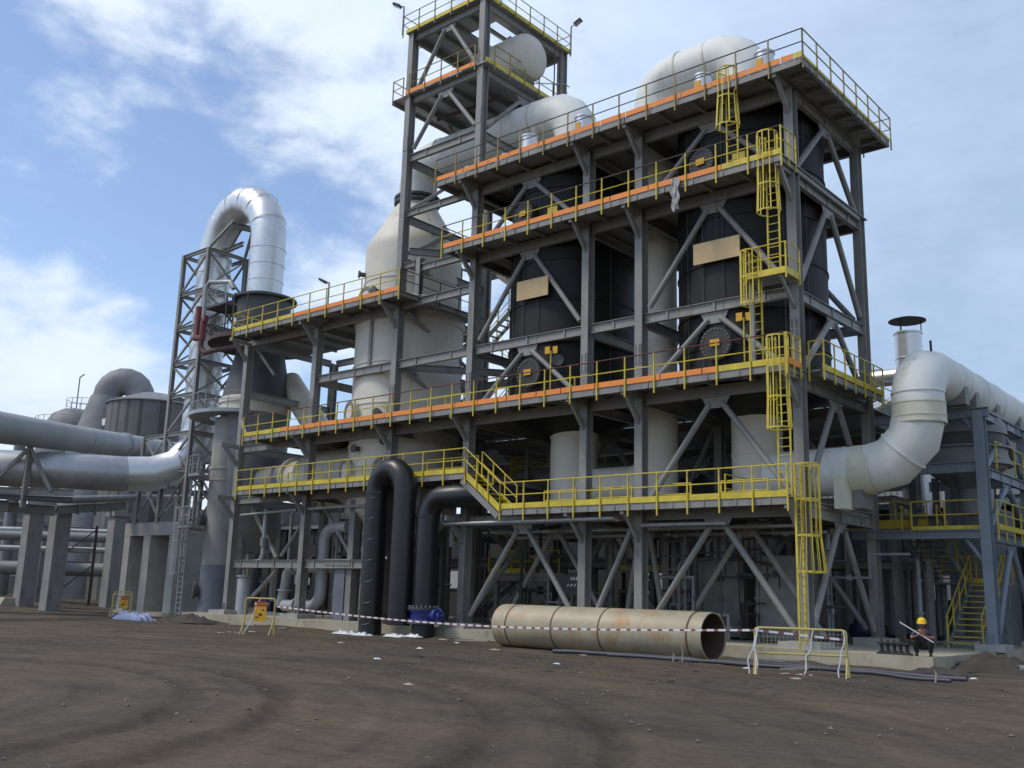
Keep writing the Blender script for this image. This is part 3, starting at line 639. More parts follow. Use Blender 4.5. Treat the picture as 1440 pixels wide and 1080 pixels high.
def black_tank(label, cx, cy=3.3, r=3.02):
    t = thing('absorber_tank', label, 'tank', (cx, cy, 10.0)); z0, z1 = 9.75, 21.55
    pf = [(1.1, z0-.6), (r-.5, z0), (r, z0+.35)]
    for z in (11.6, 13.05, 15.0, 16.9, 18.9, 20.4): pf += [(r, z-.05), (r+.045, z-.03), (r+.045, z+.03), (r, z+.05)]
    pf += [(r, z1)]; MB().lathe((cx, cy, 0), pf, 72).build('shell', 'black', t)
    for a in (-118, -101, -84, -40, -20):
        p0 = surf(cx, cy, r, a, 10.3, .06); p1 = surf(cx, cy, r, a, 21.2, .06); MB().tube([p0, p1], .016, 6).build('cable_rod', 'dgrey', t)
    manhole(t, cx, cy, r, -88, 11.6, .66); manhole(t, cx, cy, r, -97, 19.2, .6); 
    MB().lathe(surf(cx, cy, r, -64, 12.1, -.1), [(.16, 0), (.16, .3), (.27, .3), (.27, .4), (.02, .4)], 20, (math.cos(R(-64)), math.sin(R(-64)), 0)).build('nozzle', 'dgrey', t)
    for da in (-72, -66):
        p = surf(cx, cy, r, da, 12.55, .35); MB().box(p.x-.13, p.y-.02, p.z-.16, p.x+.13, p.y+.02, p.z+.16).build('yellow_plate', 'signy', t)
    p = surf(cx, cy, r, -70, 19.0, .4); MB().box(p.x-.28, p.y-.02, p.z-.25, p.x+.28, p.y+.02, p.z+.25).build('yellow_plate', 'yellow', t)
    p = surf(cx, cy, r, -69, 10.3, .4); MB().tube([p, p+V((0, 0, 2.2))], .03, 6).build('sign_post', 'yellow', t)
    return t
TR, TL = -3.12, -12.43
black_tank('right hand black tank with a plywood board, in the end bay of the frame', TR); black_tank('left hand black tank with a plywood board, beside the drum tower', TL)
def board(label, x0, x1, y, z, h):
    t = thing('plywood_board', label, 'board', ((x0+x1)/2, y, z)); MB().box(x0, y-.03, z, x1, y+.02, z+h).build('sheet', 'wood', t)
    for zz in (z+.12, z+h-.12): MB().box(x0+.05, y+.021, zz-.04, x1-.05, y+.07, zz+.04).build('batten', 'timber', t)
    MB().tube([((x0+x1)/2, y+.04, z+h), ((x0+x1)/2, y+.04, 17.6)], .012, 6).build('cord', 'dgrey', t)
board('plain plywood board hanging in front of the right hand black tank', -4.0, -1.97, .06, 14.97, .86)
board('plain plywood board hanging in front of the left hand black tank', -13.22, -11.4, .06, 15.1, .9)
t = solo(MB().tube([(-7.05, 1.1, 10.3), (-6.95, 1.2, 11.5), (-7.3, 1.2, 12.6), (-7.4, 1.3, 13.0)], .025, 6), 'cable', 'red', 'thin red cable looping down between the two middle columns', 'cable', (-7.05, 1.1, 10.3))

# vents on the roof
for x, h, lab in ((-12.75, 1.4, 'bright metal vent stub at the foot of the left white duct on the roof'), (-9.6, 1.4, 'metal vent stub with an orange tag right of the left white duct'),
               (-3.5, 1.35, 'metal vent stub with an orange tag in front of the right white duct'), (-.75, 1.4, 'metal vent stub with an orange tag nearest the right roof corner'), (-14.2, .9, 'slim white vent stub at the left end of the roof'), (-16.6, .9, 'slim pale vent stub by the left roof edge')):
    sl_ = 'slim' in lab; r = .2 if sl_ else .36
    t = thing('vent_stub', lab, 'vent', (x, .1, 21.65), 0, 'vent stubs along the roof')
    MB().lathe((0, 0, 0), [(r, 0), (r, h), (r*1.12, h), (r*1.12, h+.07), (r*.9, h+.07), (r*.9, h-.2)], 28, caps=False).build('tube', 'beige' if sl_ else 'silver', t, local=True)
    if 'tag' in lab: MB().ring((0, 0, 0), r+.003, r+.018, h*.45, h*.8, 8, 225, 285).build('tag', 'signy', t, local=True)

# ------------------------------------------------------------------ white scrubber tower with its duct
sx, sy = -23.7, 3.3
t = thing('scrubber_tower', 'tall off white vessel with a cone top behind the left half of the frame', 'vessel', (sx, sy, ZS)); r0, r1 = 2.95, 2.66
pf = [(1.6, 4.6), (2.6, 5.6), (r0, 5.9)]
for z in (7.2, 9.4, 11.5, 13.7): pf += [(r0, z-.05), (r0+.05, z-.03), (r0+.05, z+.03), (r0, z+.05)]
pf += [(r0, 15.9), (r0+.1, 16.0), (r0+.1, 16.5), (r1+.1, 16.7), (r1+.14, 17.3), (r1, 17.4)]
for z in (18.4,): pf += [(r1, z-.04), (r1+.04, z-.02), (r1+.04, z+.02), (r1, z+.04)]
pf += [(r1, 20.3), (r1-.03, 20.6), (r1-.14, 20.88), (r1-.32, 21.15), (1.25, 23.05), (1.12, 23.25), (1.08, 23.35)]; MB().lathe((sx, sy, 0), pf, 72, caps=False).build('shell', 'beige', t)
for a, z in ((-108, 11.05), (-112, 8.0), (-100, 17.3), (-60, 8.0)):
    d = V((math.cos(R(a)), math.sin(R(a)), 0)); p = surf(sx, sy, r0 if z < 16 else r1, a, z, -.1)
    o = MB().lathe(p, [(.5, 0), (.5, .28), (.66, .28), (.66, .42), (.02, .44)], 32, d).build('manhole', 'beige', t)
    MB().ring(p+d*.42, .45, .63, 0, .05, 32, axis=d).build('bolt_ring', 'lgrey', o)
for a, z in ((-95, 9.1), (-120, 18.9), (-86, 17.6), (-70, 10.9), (-62, 9.4)):
    d = V((math.cos(R(a)), math.sin(R(a)), 0)); p = surf(sx, sy, r0 if z < 16 else r1, a, z, -.1)
    MB().lathe(p, [(.13, 0), (.13, .4), (.21, .4), (.21, .48), (.02, .5)], 20, d).build('nozzle', 'dgrey', t)
for a in (-150, -100, -50, 0, 50, 100, 150, 180):
    p = surf(sx, sy, 2.3, a, 0); MB().bar((p.x, p.y, ZS), (p.x, p.y, 5.4), .3, .3, (0, 1, 0)).build('leg', 'lgrey', t)
# duct to the left tank
dx = -23.65
t = thing('tank_duct', 'white duct bending from the white vessel cone top to the left black tank', 'duct', (dx, 3.3, 23.3))
MB().lathe((dx, 3.3, 0), [(1.08, 23.30), (1.3, 23.36), (1.3, 23.52), (1.02, 23.56), (1.3, 23.62), (1.3, 23.76), (1.03, 23.8)], 40, caps=False).build('flange', 'dgrey', t)
path = [V((dx, 3.3, 23.75)), V((dx, 3.3, 24.35))]+arc((dx+1.35, 3.3, 24.35), 1.35, 180, 90, (1, 0, 0), (0, 0, 1), 4)[1:]+[V((-14.0, 3.3, 25.75))]+arc((-13.85, 3.3, 24.3), 1.45, 90, 0, (1, 0, 0), (0, 0, 1), 4)[1:]+[V((TL, 3.3, 21.5))]
MB().tube(path, 1.08, 40).build('pipe_run', 'white', t)
for x in (-21.6, -19.9, -18.2, -16.5, -14.8): MB().ring((x, 3.3, 25.75), 1.075, 1.1, -.05, .05, 40, axis=(1, 0, 0)).build('joint_band', 'beige', t)
for x in (-15.2, -14.4): MB().box(x-.12, 2.3, 21.65, x+.12, 2.6, 25.1).build('support_post', 'beige', t)
# duct from the low main up to the right tank
vx = -7.55
t = thing('riser_duct', 'white riser between the two black tanks looping over the roof into the right one', 'duct', (vx, 3.2, 5.6))
MB().tube([(vx, 3.2, 6.0), (vx, 3.2, 21.3)], .76, 36).build('riser', 'beige', t)
path = [V((-7.65, 3.2, 21.2)), V((-7.65, 3.2, 24.25))]+arc((-6.5, 3.2, 24.25), 1.15, 180, 90, (1, 0, 0), (0, 0, 1), 4)[1:]+[V((-4.3, 3.2, 25.5))]+arc((-4.35, 3.2, 24.2), 1.25, 90, 0, (1, 0, 0), (0, 0, 1), 4)[1:]+[V((TR, 3.2, 21.5))]
path[-6:-6] = []
MB().tube(path, 1.06, 40).build('pipe_run', 'white', t)
for x in (-6.2, -4.7): MB().ring((x, 3.2, 25.45), 1.055, 1.085, -.05, .05, 40, axis=(1, 0, .05)).build('joint_band', 'beige', t)
MB().ring((-7.65, 3.2, 22.9), 1.055, 1.085, -.05, .05, 40).build('joint_band', 'beige', t)
for z in (8.1, 9.3, 12.5, 14.6, 16.3): MB().ring((vx, 3.2, 0), .755, .775, z-.03, z+.03, 36).build('seam_band', 'beige', t)
t = thing('outlet_duct', 'off white outlet duct turning from under the left black tank to the riser', 'duct', (TL+.25, 3.2, 5.5))
MB().lathe((TL+.25, 3.2, 0), [(1.08, 5.55), (1.08, 9.05), (1.12, 9.07), (1.12, 9.15), (1.2, 9.8)], 40).build('drop_leg', 'beige', t)
MB().tube([(TL+1.0, 3.2, 6.8), (vx-.3, 3.2, 6.8)], .82, 36).build('cross_pipe', 'beige', t)
MB().tube(arc((vx-1.5, 3.2, 8.3), 1.5, -90, 0, (1, 0, 0), (0, 0, 1), 6)[:4], .80, 36).build('elbow', 'beige', t)

# ------------------------------------------------------------------ the big white main on the right
t = thing('white_main_pipe', 'huge white insulated main leaving the right tank and bending up at the right', 'pipe', (3.35, 3.2, 6.0)); rr = .9; py = 3.2; px = 3.35
MB().lathe((TR+.1, py, 0), [(1.0, 5.6), (1.0, 7.6), (1.03, 7.62), (1.03, 7.7), (1.0, 7.72), (1.0, 9.1), (1.15, 9.9)], 40).build('drop_leg', 'beige', t)
MB().tube([(TR+.7, py, 6.84), (1.35, py, 6.84), (2.35, py, 7.08), (3.12, py, 7.86), (px, py, 8.75), (px, py, 9.5), (px, py+.22, 9.95), (px, py+.78, 10.35), (px, py+1.6, 10.5), (px, py+34, 10.5)], rr, 56).build('pipe_run', 'white', t)
for a, b in (((.95, py, 6.84), (1.75, py, 6.86)), ((px, py, 8.35), (px, py, 9.15))):
    MB().tube([a, b], rr+.025, 56, False).build('joint_band', 'cream', t)
for zz in (8.4, 8.62, 9.1): MB().ring((px, py, zz), rr, rr+.045, -.02, .02, 56).build('joint_ring', 'cream', t)
for yy in (6.9, 9.2, 11.6, 14.2, 17.5): MB().ring((px, yy, 10.5), rr, rr+.02, -.04, .04, 56, axis=(0, 1, 0)).build('joint_ring', 'white', t)
MB().ring((px, py, 9.5), rr, rr+.03, -.03, .03, 56).build('joint_ring', 'white', t)
q = V((2.72, py, 7.45)); MB().ring(q, rr, rr+.05, -.03, .03, 56, axis=(.7, 0, .72)).build('joint_ring', 'white', t)
MB().box(.55, 2.05, 5.35, .95, 2.95, 6.55).build('pipe_shoe', 'cream', t); MB().box(.95, 2.7, 5.4, 1.35, 3.7, 6.1).build('pipe_shoe', 'lgrey', t)
for y in (6.2, 7.6, 10.5, 14): MB().prism((px-.85, y, 9.5), (px+.85, y, 9.5), [(-.25, .0), (.25, .0), (.25, .75), (-.25, .75)]).build('saddle', 'lgrey', t)
MB().tube([(px+.45, py+.35, 11.1), (px+.45, py+.35, 11.5)], .05, 6).build('nozzle', 'iron', t)

# ------------------------------------------------------------------ frame at the far right with its stair
rf = thing('pipe_support_frame', 'blue grey steel frame under the white main at the far right', 'steel frame', (4.4, 8, ZS))
for x, y, z1 in ((4.25, 6.45, 9.3), (4.25, 12.6, 9.3), (4.25, 19, 9.3), (1.2, 12.6, 9.3), (1.2, 19, 9.3)): column(x, y, ZS+.2, z1, rf, 'bsteel')
for y in (6.65, 12.8, 19.2):
    beam((.5, y, 9.25), (4.8, y, 9.25), .36, .2, rf, 1.3, 'bsteel'); beam((.5, y, 7.2), (4.25, y, 7.2), .40, .2, rf, 1.2, 'bsteel')
for y0, y1 in ((6.9, 12.6), (13.1, 19)):
    for z in (9.25, 7.0, 4.6): beam((4.45, y0, z), (4.45, y1, z), .36, .2, rf, 1.3, 'bsteel')
    for z0, z1 in ((.9, 4.4), (4.9, 6.9), (7.2, 9.0)): chevron(0, 0, z0, z1, x=4.45, ya=y0, yb=y1, par=rf, mtl='bsteel')
brace((4.35, 6.8, 8.2), (3.9, 6.7, 9.1), .09, rf, 'bsteel'); brace((4.3, 6.6, 3.6), (3.7, 6.6, 4.5), .09, rf, 'bsteel')
MB().box(-.6, 6.5, 4.5, 4.25, 6.62, 4.82).box(-.6, 6.35, 4.5, 4.25, 6.5, 4.53).box(-.6, 6.35, 4.79, 4.25, 6.5, 4.82).build('edge_channel', 'bsteel', rf)
MB().box(1.6, 6.62, 4.80, 4.25, 11.0, 4.84).build('deck', 'galv', rf)
toe(rf, (1.7, 6.7), (4.2, 6.7), 4.86, 'yellow', hgt=.14); handrail(rf, [(1.7, 6.7, 4.85), (4.2, 6.7, 4.85)], below=0, step=1.3); handrail(rf, [(4.75, 7.0, 4.85), (4.75, 12.5, 4.85)], below=.4, step=1.2)
toe(rf, (4.78, 7.0), (4.78, 12.5), 4.86, 'yellow', hgt=.2)
handrail(rf, [(4.6, 8.0, 7.2), (4.6, 12, 7.2)], below=0)
for x in (1.3, 2.2, 2.9): MB().bar((x, 8.2, 4.84), (x, 8.2, 7.0), .22, .22, (0, 1, 0)).build('post', 'dgrey', rf)
# stair: lower flight climbs away, upper flight returns
def flight(par, x0, x1, ya, za, yb, zb, n, mtl='yellow'):
    for x in (x0, x1): MB().bar((x, ya, za), (x, yb, zb), .05, .26).build('stringer', 'bsteel', par)
    for i in range(n):
        q = (i+.5)/n; y = ya+(yb-ya)*q; z = za+(zb-za)*q+.03; MB().box(x0+.03, y-.14, z-.02, x1-.03, y+.14, z+.02).build('tread', mtl, par)
s = thing('access_stair', 'switchback stair with yellow treads behind the squatting worker', 'stair', (2.9, 9, ZS))
flight(s, 2.55, 3.75, 7.6, .5, 11.0, 2.95, 11); flight(s, 1.05, 2.35, 11.0, 3.0, 7.6, 4.75, 9, 'dgrey')
for x in (2.52, 3.78): handrail(s, [(x, 7.6, .55), (x, 11.0, 3.0)], below=.2, step=1.1)
for x in (1.02, 2.38): handrail(s, [(x, 11.0, 3.0), (x, 7.6, 4.8)], below=.1, step=1.2)
MB().box(1.0, 11.0, 2.9, 3.8, 12.3, 2.98).build('landing', 'steel', s); toe(s, (2.4, 11.02), (3.8, 11.02), 2.95, 'yellow'); handrail(s, [(1.0, 12.25, 2.98), (3.8, 12.25, 2.98), (3.8, 11.1, 2.98)], below=0)
for x in (1.1, 3.6): MB().bar((x, 12.1, ZS), (x, 12.1, 2.9), .16, .16, (0, 1, 0)).build('post', 'bsteel', s)
t = thing('hopper_tank', 'grey flanged round hopper hanging under the white main at the far right', 'tank', (3.1, 9.2, 7.2))
MB().lathe((3.1, 9.2, 0), [(.5, 5.6), (.5, 6.6), (1.5, 7.4), (1.5, 7.5), (1.78, 7.5), (1.78, 7.6), (1.6, 7.62), (1.6, 8.15), (1.75, 8.17), (1.75, 8.24), (1.6, 8.26)], 44).build('lower_shell', 'mgrey', t)
MB().lathe((3.1, 9.2, 0), [(1.55, 8.26), (1.55, 8.75)], 44).build('expansion_joint', 'dgrey', t); MB().lathe((3.1, 9.2, 0), [(1.62, 8.75), (1.62, 9.0), (1.35, 9.6)], 44).build('upper_shell', 'mgrey', t)
t = thing('exhaust_stack', 'bright metal stack with a flat round rain cap behind the white main', 'stack', (-.45, 14, 6))
MB().lathe((-.45, 14, 0), [(.62, 6), (.62, 13.4), (.65, 13.42), (.65, 13.48), (.62, 13.5), (.62, 14.65), (.66, 14.67), (.66, 14.75), (.56, 14.75), (.56, 14.2)], 40, caps=False).build('stack_tube', 'silver', t)
for a in (20, 140, 260): p = surf(-.45, 14, .6, a, 0); MB().bar((p.x, p.y, 14.7), (p.x, p.y, 15.35), .04, .04, (0, 1, 0)).build('cap_strut', 'iron', t)
MB().lathe((-.45, 14, 15.32), [(.86, 0), (.86, .03), (.45, .16), (.02, .2)], 44).build('rain_cap', 'iron', t)
solo(MB().tube([(-3.6, 14.5, 8), (-3.6, 14.5, 12.3)]+arc((-3.1, 14.5, 12.3), .5, 180, 90, (1, 0, 0), (0, 0, 1), 5)[1:]+[V((-.9, 14.5, 12.8))], .42, 28), 'metal_duct', 'silver', 'pale metal duct running level behind the right rear column to the capped stack', 'duct', (-3.6, 14.5, 8))
solo(MB().tube([(-3.2, 13.4, 10.2), (-1.9, 13.4, 10.9), (-.6, 13.2, 11.3), (.6, 13.2, 12.2)], .42, 28), 'metal_duct', 'silver', 'lower pale metal duct slanting behind the white main elbow', 'duct', (-3.2, 13.4, 10.2))
t = thing('switch_cabinet', 'small grey cabinet on a bracket between the right rear column and the white main', 'cabinet', (1.6, 7.2, 10.2)); MB().box(1.45, 7.0, 10.3, 2.0, 7.6, 11.2).build('cabinet', 'lgrey', t); MB().bar((1.7, 7.3, 9.3), (1.7, 7.3, 10.3), .08, .08, (0, 1, 0)).build('post', 'steel', t); MB().tube([(1.42, 6.96, 11.3), (2.03, 6.96, 11.3), (2.03, 6.96, 10.7)], .02, 6).build('guard_rail', 'iron', t)
# ------------------------------------------------------------------ concrete pier, lattice tower and the silver gooseneck
t = thing('concrete_pier', 'pale concrete pier with three legs under the lattice tower', 'pier', (-45.6, 3.2, 0))
MB().box(-48.95, 1.5, 5.1, -42.4, 5.3, 5.95).build('cap_beam', 'conc', t)
for a, b in ((-48.95, -48.2), (-46.45, -45.6), (-43.3, -42.42)): MB().box(a, 1.52, -.2, b, 5.28, 5.1).build('leg', 'conc', t)
MB().box(-48.9, 3.9, 0, -42.5, 4.2, 5.1).build('back_wall', 'conc', t); MB().box(-49.2, 1.3, -.2, -42.2, 5.5, .22).build('footing', 'plinth', t)
lt = thing('lattice_tower', 'slender grey lattice tower holding the silver gooseneck duct', 'lattice tower', (-43.5, 3, 5.95))
LX = (-44.98, -41.95); LY = (1.55, 4.5); zz = [6.1, 9.25, 11.7, 14.26, 16.5, 18.95, 21.4, 24.2]
def ang(p0, p1, sz=.12, nm='lattice_bar'): return MB().bar(p0, p1, sz, sz, (0.1, 1, .1)).build(nm, 'steel', lt)
for x in LX:
    for y in LY: MB().ibeam((x, y, 5.95), (x, y, 24.3), .26, .26, .03, .03, (0, 1, 0)).build('leg', 'steel', lt)
MB().ibeam((-47.75, 1.55, 5.95), (-47.75, 1.55, 11.75), .24, .24, .03, .03, (0, 1, 0)).build('leg', 'steel', lt)
MB().ibeam((-47.75, 4.5, 5.95), (-47.75, 4.5, 11.75), .24, .24, .03, .03, (0, 1, 0)).build('leg', 'steel', lt)
for i, z in enumerate(zz):
    if i:
        for y in LY: MB().ibeam((LX[0], y, z), (LX[1], y, z), .16, .24).build('lattice_beam', 'steel', lt)
        for x in LX: MB().ibeam((x, LY[0], z), (x, LY[1], z), .16, .24).build('lattice_beam', 'steel', lt)
    if i < 7:
        z2 = zz[i+1]
        for y in LY:
            ang((LX[0], y, z+.1), (LX[1], y, z2-.1)); 
            if i in (0, 1, 3): ang((LX[1], y, z+.1), (LX[0], y, z2-.1))
        for x in LX: ang((x, LY[0], z+.1), (x, LY[1], z2-.1)); ang((x, LY[1], z+.1), (x, LY[0], z2-.1))
for z, z2 in ((6.1, 9.25), (9.25, 11.7)):
    ang((-47.75, 1.55, z+.1), (LX[0], 1.55, z2-.1)); ang((LX[0], 1.55, z+.1), (-47.75, 1.55, z2-.1)); MB().ibeam((-47.75, 1.55, z2), (LX[0], 1.55, z2), .16, .24).build('lattice_beam', 'steel', lt)
for i in range(3): ang((LX[1], 1.6+1.4*i, 24.4), (LX[1]+1.6, 2.2+.8*i, 26.0), .16)
MB().ibeam((LX[0], 3, 24.4), (-40.2, 3, 24.6), .2, .3).build('lattice_beam', 'steel', lt); MB().ibeam((-40.4, 2.1, 25.7), (-40.4, 3.9, 25.9), .2, .4).build('lattice_beam', 'steel', lt)
t = thing('gooseneck_duct', 'shiny silver gooseneck duct looping over from the lattice tower', 'duct', (-40.4, 3.0, 9))
path = [V((-45.15, -.88, 8.86)), V((-44.6, .6, 9.0)), V((-44.0, 2.0, 9.6)), V((-43.55, 2.9, 10.9)), V((-43.45, 3.0, 12.5)), V((-43.45, 3.0, 24.2))]+arc((-40.38, 3.0, 24.3), 3.07, 170, 10, (1, 0, 0), (0, 0, 1.03), 6)+[V((-37.3, 3.0, 23.6)), V((-37.3, 3.0, 20.3))]
MB().tube(path, 1.13, 44).build('duct_run', 'silver', t)
for z in (21.3, 22.4, 23.5): MB().ring((-37.3, 3, z), 1.13, 1.16, -.03, .03, 44).build('seam_band', 'silver', t)
for a in (20, 48, 76, 104, 132): 
    c = V((-40.38+3.07*math.cos(R(a)), 3, 24.3+3.16*math.sin(R(a)))); MB().ring(c, 1.13, 1.165, -.03, .03, 44, axis=(-math.sin(R(a)), 0, math.cos(R(a)))).build('seam_band', 'silver', t)
for z in (13.5, 16, 18.4, 20.8, 23): MB().ring((-43.45, 3, z), 1.13, 1.16, -.03, .03, 44).build('seam_band', 'silver', t)
MB().ring((-37.3, 3, 20.25), 1.1, 1.5, -.06, .06, 40).build('flange', 'dgrey', t)
# cone vessel under the gooseneck
vx2, vy2 = -37.3, 3.1
t = thing('cone_vessel', 'dark cone shaped vessel with ring platforms under the right leg of the gooseneck', 'vessel', (vx2, vy2, ZS))
MB().lathe((vx2, vy2, 0), [(1.7, 16.9), (1.7, 20.0), (1.45, 20.2)], 44).build('head', 'dgrey', t)
MB().lathe((vx2, vy2, 0), [(2.15, 13.5), (1.5, 16.6), (1.5, 16.9)], 44).build('cone', 'dgrey', t); MB().lathe((vx2, vy2, 0), [(2.2, 12.5), (2.2, 13.1), (2.3, 13.12), (2.3, 13.4), (2.15, 13.5)], 44).build('band', 'beige', t)
MB().lathe((vx2, vy2, 0), [(1.2, 4.0), (2.1, 5.2), (2.15, 12.5)], 44).build('shell', 'mgrey', t)
for a in (45, 135, 225, 315): p = surf(vx2, vy2, 1.9, a, 0); MB().bar((p.x, p.y, ZS), (p.x, p.y, 6), .3, .3, (0, 1, 0)).build('leg', 'conc', t)
MB().ring((vx2, vy2, 16.95), 1.5, 3.3, 0, .22, 48).build('lower_deck', 'oxide', t)
MB().ring((vx2, vy2, 20.0), 1.2, 2.05, 0, .14, 48).build('upper_deck', 'dgrey', t)
def ring_rail(par, cx, cy, r, z, a0, a1, mt, n=18):
    pts = [surf(cx, cy, r, a0+(a1-a0)*i/n, z) for i in range(n+1)]; handrail(par, pts, mt, mt, mt, below=.1, posts=False)
    for i in range(n+1): MB().tube([pts[i], pts[i]+V((0, 0, 1.1))], .03, 5).build('rail_post', mt, par)
ring_rail(t, vx2, vy2, 3.2, 17.2, 150, 330, 'dkrail', 12)
MB().ring((vx2-1, vy2, 12.3), 2.2, 3.5, 0, .22, 48, 130, 330).build('ring_deck', 'galv', t); ring_rail(t, vx2-1, vy2, 3.45, 12.5, 135, 320, 'galv', 14)
for i, a in enumerate((200, 225, 250, 275, 300)): MB().tube([surf(vx2, vy2, 2.4, a, 17.2), surf(vx2, vy2, 2.4, a, 20)], .045, 6).build('stay_rod', 'dkrail', t)
MB().box(-41.9, 1.6, 19.95, -39.6, 4.4, 20.1).build('bridge_deck', 'dgrey', t)
handrail(t, [(-41.9, 1.6, 20.1), (-39.5, 1.6, 20.1)], 'galv', 'galv', 'galv', below=.1)
t = thing('fire_water_pipe', 'dark red pipe hooked beside the lattice tower and running right below the ring platform', 'pipe', (-40.5, 1.2, 16.4))
MB().tube([(-40.9, .6, 19.7), (-40.9, .6, 17.6), (-40.2, .6, 17.5), (-40.2, .6, 18.6)], .2, 14).build('hook', 'red', t); MB().tube([(-40.25, .6, 18.8), (-40.25, .6, 16.9), (-39.9, .7, 16.5), (-38.6, .5, 16.45), (-28.6, .5, 16.0)], .17, 12).build('pipe_run', 'oxide', t)
MB().tube([(-40.25, .6, 18.6), (-40.25, .6, 20.9), (-39.9, .6, 21.2), (-37.9, .8, 20.9), (-37.6, .9, 20.4)], .14, 10).build('branch', 'galv', t); MB().box(-40.1, .42, 18.55, -39.85, .72, 18.95).build('valve', 'red', t)
solo(MB().tube([(-36.4, 4.8, 14.9), (-33.2, 4.8, 11.7), (-31.8, 4.8, 10.4)], .8, 32), 'sloping_duct', 'beige', 'off white duct sloping down to the right behind the second column', 'duct', (-33.2, 4.8, 11))
t = thing('inlet_duct', 'off white round duct with a flanged end joining dark vessel and white vessel low down', 'duct', (-31, 3.0, 7))
MB().tube([(-35.3, 3.0, 8.2), (-32.6, 3.0, 8.2)], 1.0, 36).build('duct_run', 'mgrey', t); MB().lathe((-32.6, 3.0, 8.2), [(1.0, 0), (1.35, .05), (1.35, .2), (1.15, .25), (1.15, .9), (1.65, 2.2), (1.65, 6.5)], 40, (1, 0, 0)).build('cone', 'beige', t)
# small beige column vessel with its platforms and ladder
bx, by = -37.62, 1.6
t = thing('column_vessel', 'slim beige column vessel just left of the left end of the frame', 'vessel', (bx, by, ZS))
MB().lathe((bx, by, 0), [(0.98, 3.2), (0.98, 8.2), (1.01, 8.22), (1.01, 8.3), (0.98, 8.32), (0.98, 8.9), (1.02, 8.92), (1.02, 9.0), (0.98, 9.02), (0.98, 12.0), (.88, 12.15), (.02, 12.2)], 44).build('shell', 'shadebeige', t)
MB().lathe((bx, by, 0), [(1.02, ZS), (1.02, 3.2), (0.98, 3.2)], 44).build('skirt', 'bluepanel', t)
for z, a, nm in ((5.9, -120, 'manhole'), (1.7, -118, 'manhole')):
    d = V((math.cos(R(a)), math.sin(R(a)), 0)); o = MB().lathe(surf(bx, by, .86, a, z), [(.38, 0), (.38, .35), (.52, .35), (.52, .5), (.02, .52)], 28, d).build(nm, 'dgrey', t)
for z, r_ in ((5.3, 2.2), (8.4, 1.9)):
    MB().ring((bx-.3, by-.2, z), 1.0, r_, 0, .14, 30, 170, 285).build('ring_deck', 'galv', t); ring_rail(t, bx-.3, by-.2, r_, z+.14, 170, 282, 'galv', 6)
ladder('grey caged ladder up to the small platform of the slim beige vessel', -37.75, -.75, 0.05, 6.5, -90, (2.6, 6.4), mtl='galv', wd=.5)
ladder('short grey ladder above the small platform of the slim beige vessel', -38.9, .2, 5.4, 9.5, -90, None, mtl='galv', name='grey_ladder')

# ------------------------------------------------------------------ black pipes and valve
t = thing('black_pipe_loop', 'black pipe rising from the earth and looping over in front of the lower walkway', 'pipe', (-19.85, -1.85, 0))
MB().tube([(-19.85, -1.85, -.1), (-19.85, -1.85, 6.5)]+[V((-19.85, -1.85, 6.5)).lerp(V((-17.97, -1.85, 6.5)), .5)+(V((-19.85, -1.85, 6.5))-V((-17.97, -1.85, 6.5)))*.5*math.cos(R(a))+V((0, 0, 1.0*math.sin(R(a)))) for a in (20, 45, 70, 90, 110, 135, 160)]+[V((-17.97, -1.85, 6.5)), V((-17.97, -1.85, .5))], .53, 36).build('pipe_run', 'blackpipe', t)
for z in (1.0, 6.45): MB().ring((-19.85, -1.85, z), .53, .56, -.06, .06, 36).build('weld_ring', 'blackpipe', t)
for k in range(7): MB().tube([surf(-19.85, -1.85, .535, a, .7+k*.95+.25*math.sin(R(a))) for a in range(-180, 30, 15)], .014, 5).build('strap', 'blackpipe', t)
t = thing('black_valve_pipe', 'black elbow pipe turning back under the yellow stair, blue valve at its foot', 'pipe', (-17.0, -1.3, 0)); c = (-17.0, -1.3)
MB().tube([(*c, -.1), (*c, .6)], .5, 32).build('stub', 'blackpipe', t); MB().tube([(*c, 1.35), (*c, 5.3)]+[(c[0]+.9-.9*math.cos(R(a)), c[1]+.25*math.sin(R(a/2)), 5.3+.88*math.sin(R(a))) for a in (20, 40, 60, 80)]+[(-15.5, -1.0, 6.2), (-14.7, -.7, 6.2), (-14.1, -.1, 6.2), (-13.8, .8, 6.2), (-13.8, 3.0, 6.2)], .52, 36).build('pipe_run', 'blackpipe', t)
MB().ring((*c, 5.3), .52, .55, -.06, .06, 36).build('weld_ring', 'blackpipe', t)
for z in (.6, 1.2): MB().lathe((*c, z), [(.72, 0), (.72, .12)], 36).build('flange', 'dgrey', t)
for z in (1.32, .72):
    me = MB().lathe((0, 0, 0), [(.03, -.02), (.03, .07)], 6).mesh('bolt', 'galv')
    for k in range(20): link('bolt', me, t, None, surf(*c, .64, k*18, z))
v = MB().lathe((*c, .72), [(.66, 0), (.66, .1), (.58, .12), (.58, .36), (.66, .38), (.66, .48)], 36).build('valve_body', 'blue', t)
MB().lathe((c[0]+.5, c[1], .96), [(.3, 0), (.3, .4), (.2, .42), (.2, .62)], 20, (1, 0, 0)).build('gearbox', 'blue', v); mb = MB(); q = V((c[0]+1.15, c[1]-.2, 1.0)); mb.tube([q+V((.26*math.cos(R(a)), 0, .26*math.sin(R(a)))) for a in range(0, 361, 20)], .025, 6); mb.bar(q-V((.26, 0, 0)), q+V((.26, 0, 0)), .03, .03); mb.bar(q-V((0, 0, .26)), q+V((0, 0, .26)), .03, .03, (1, 0, 0)); mb.build('handwheel', 'blue', v)
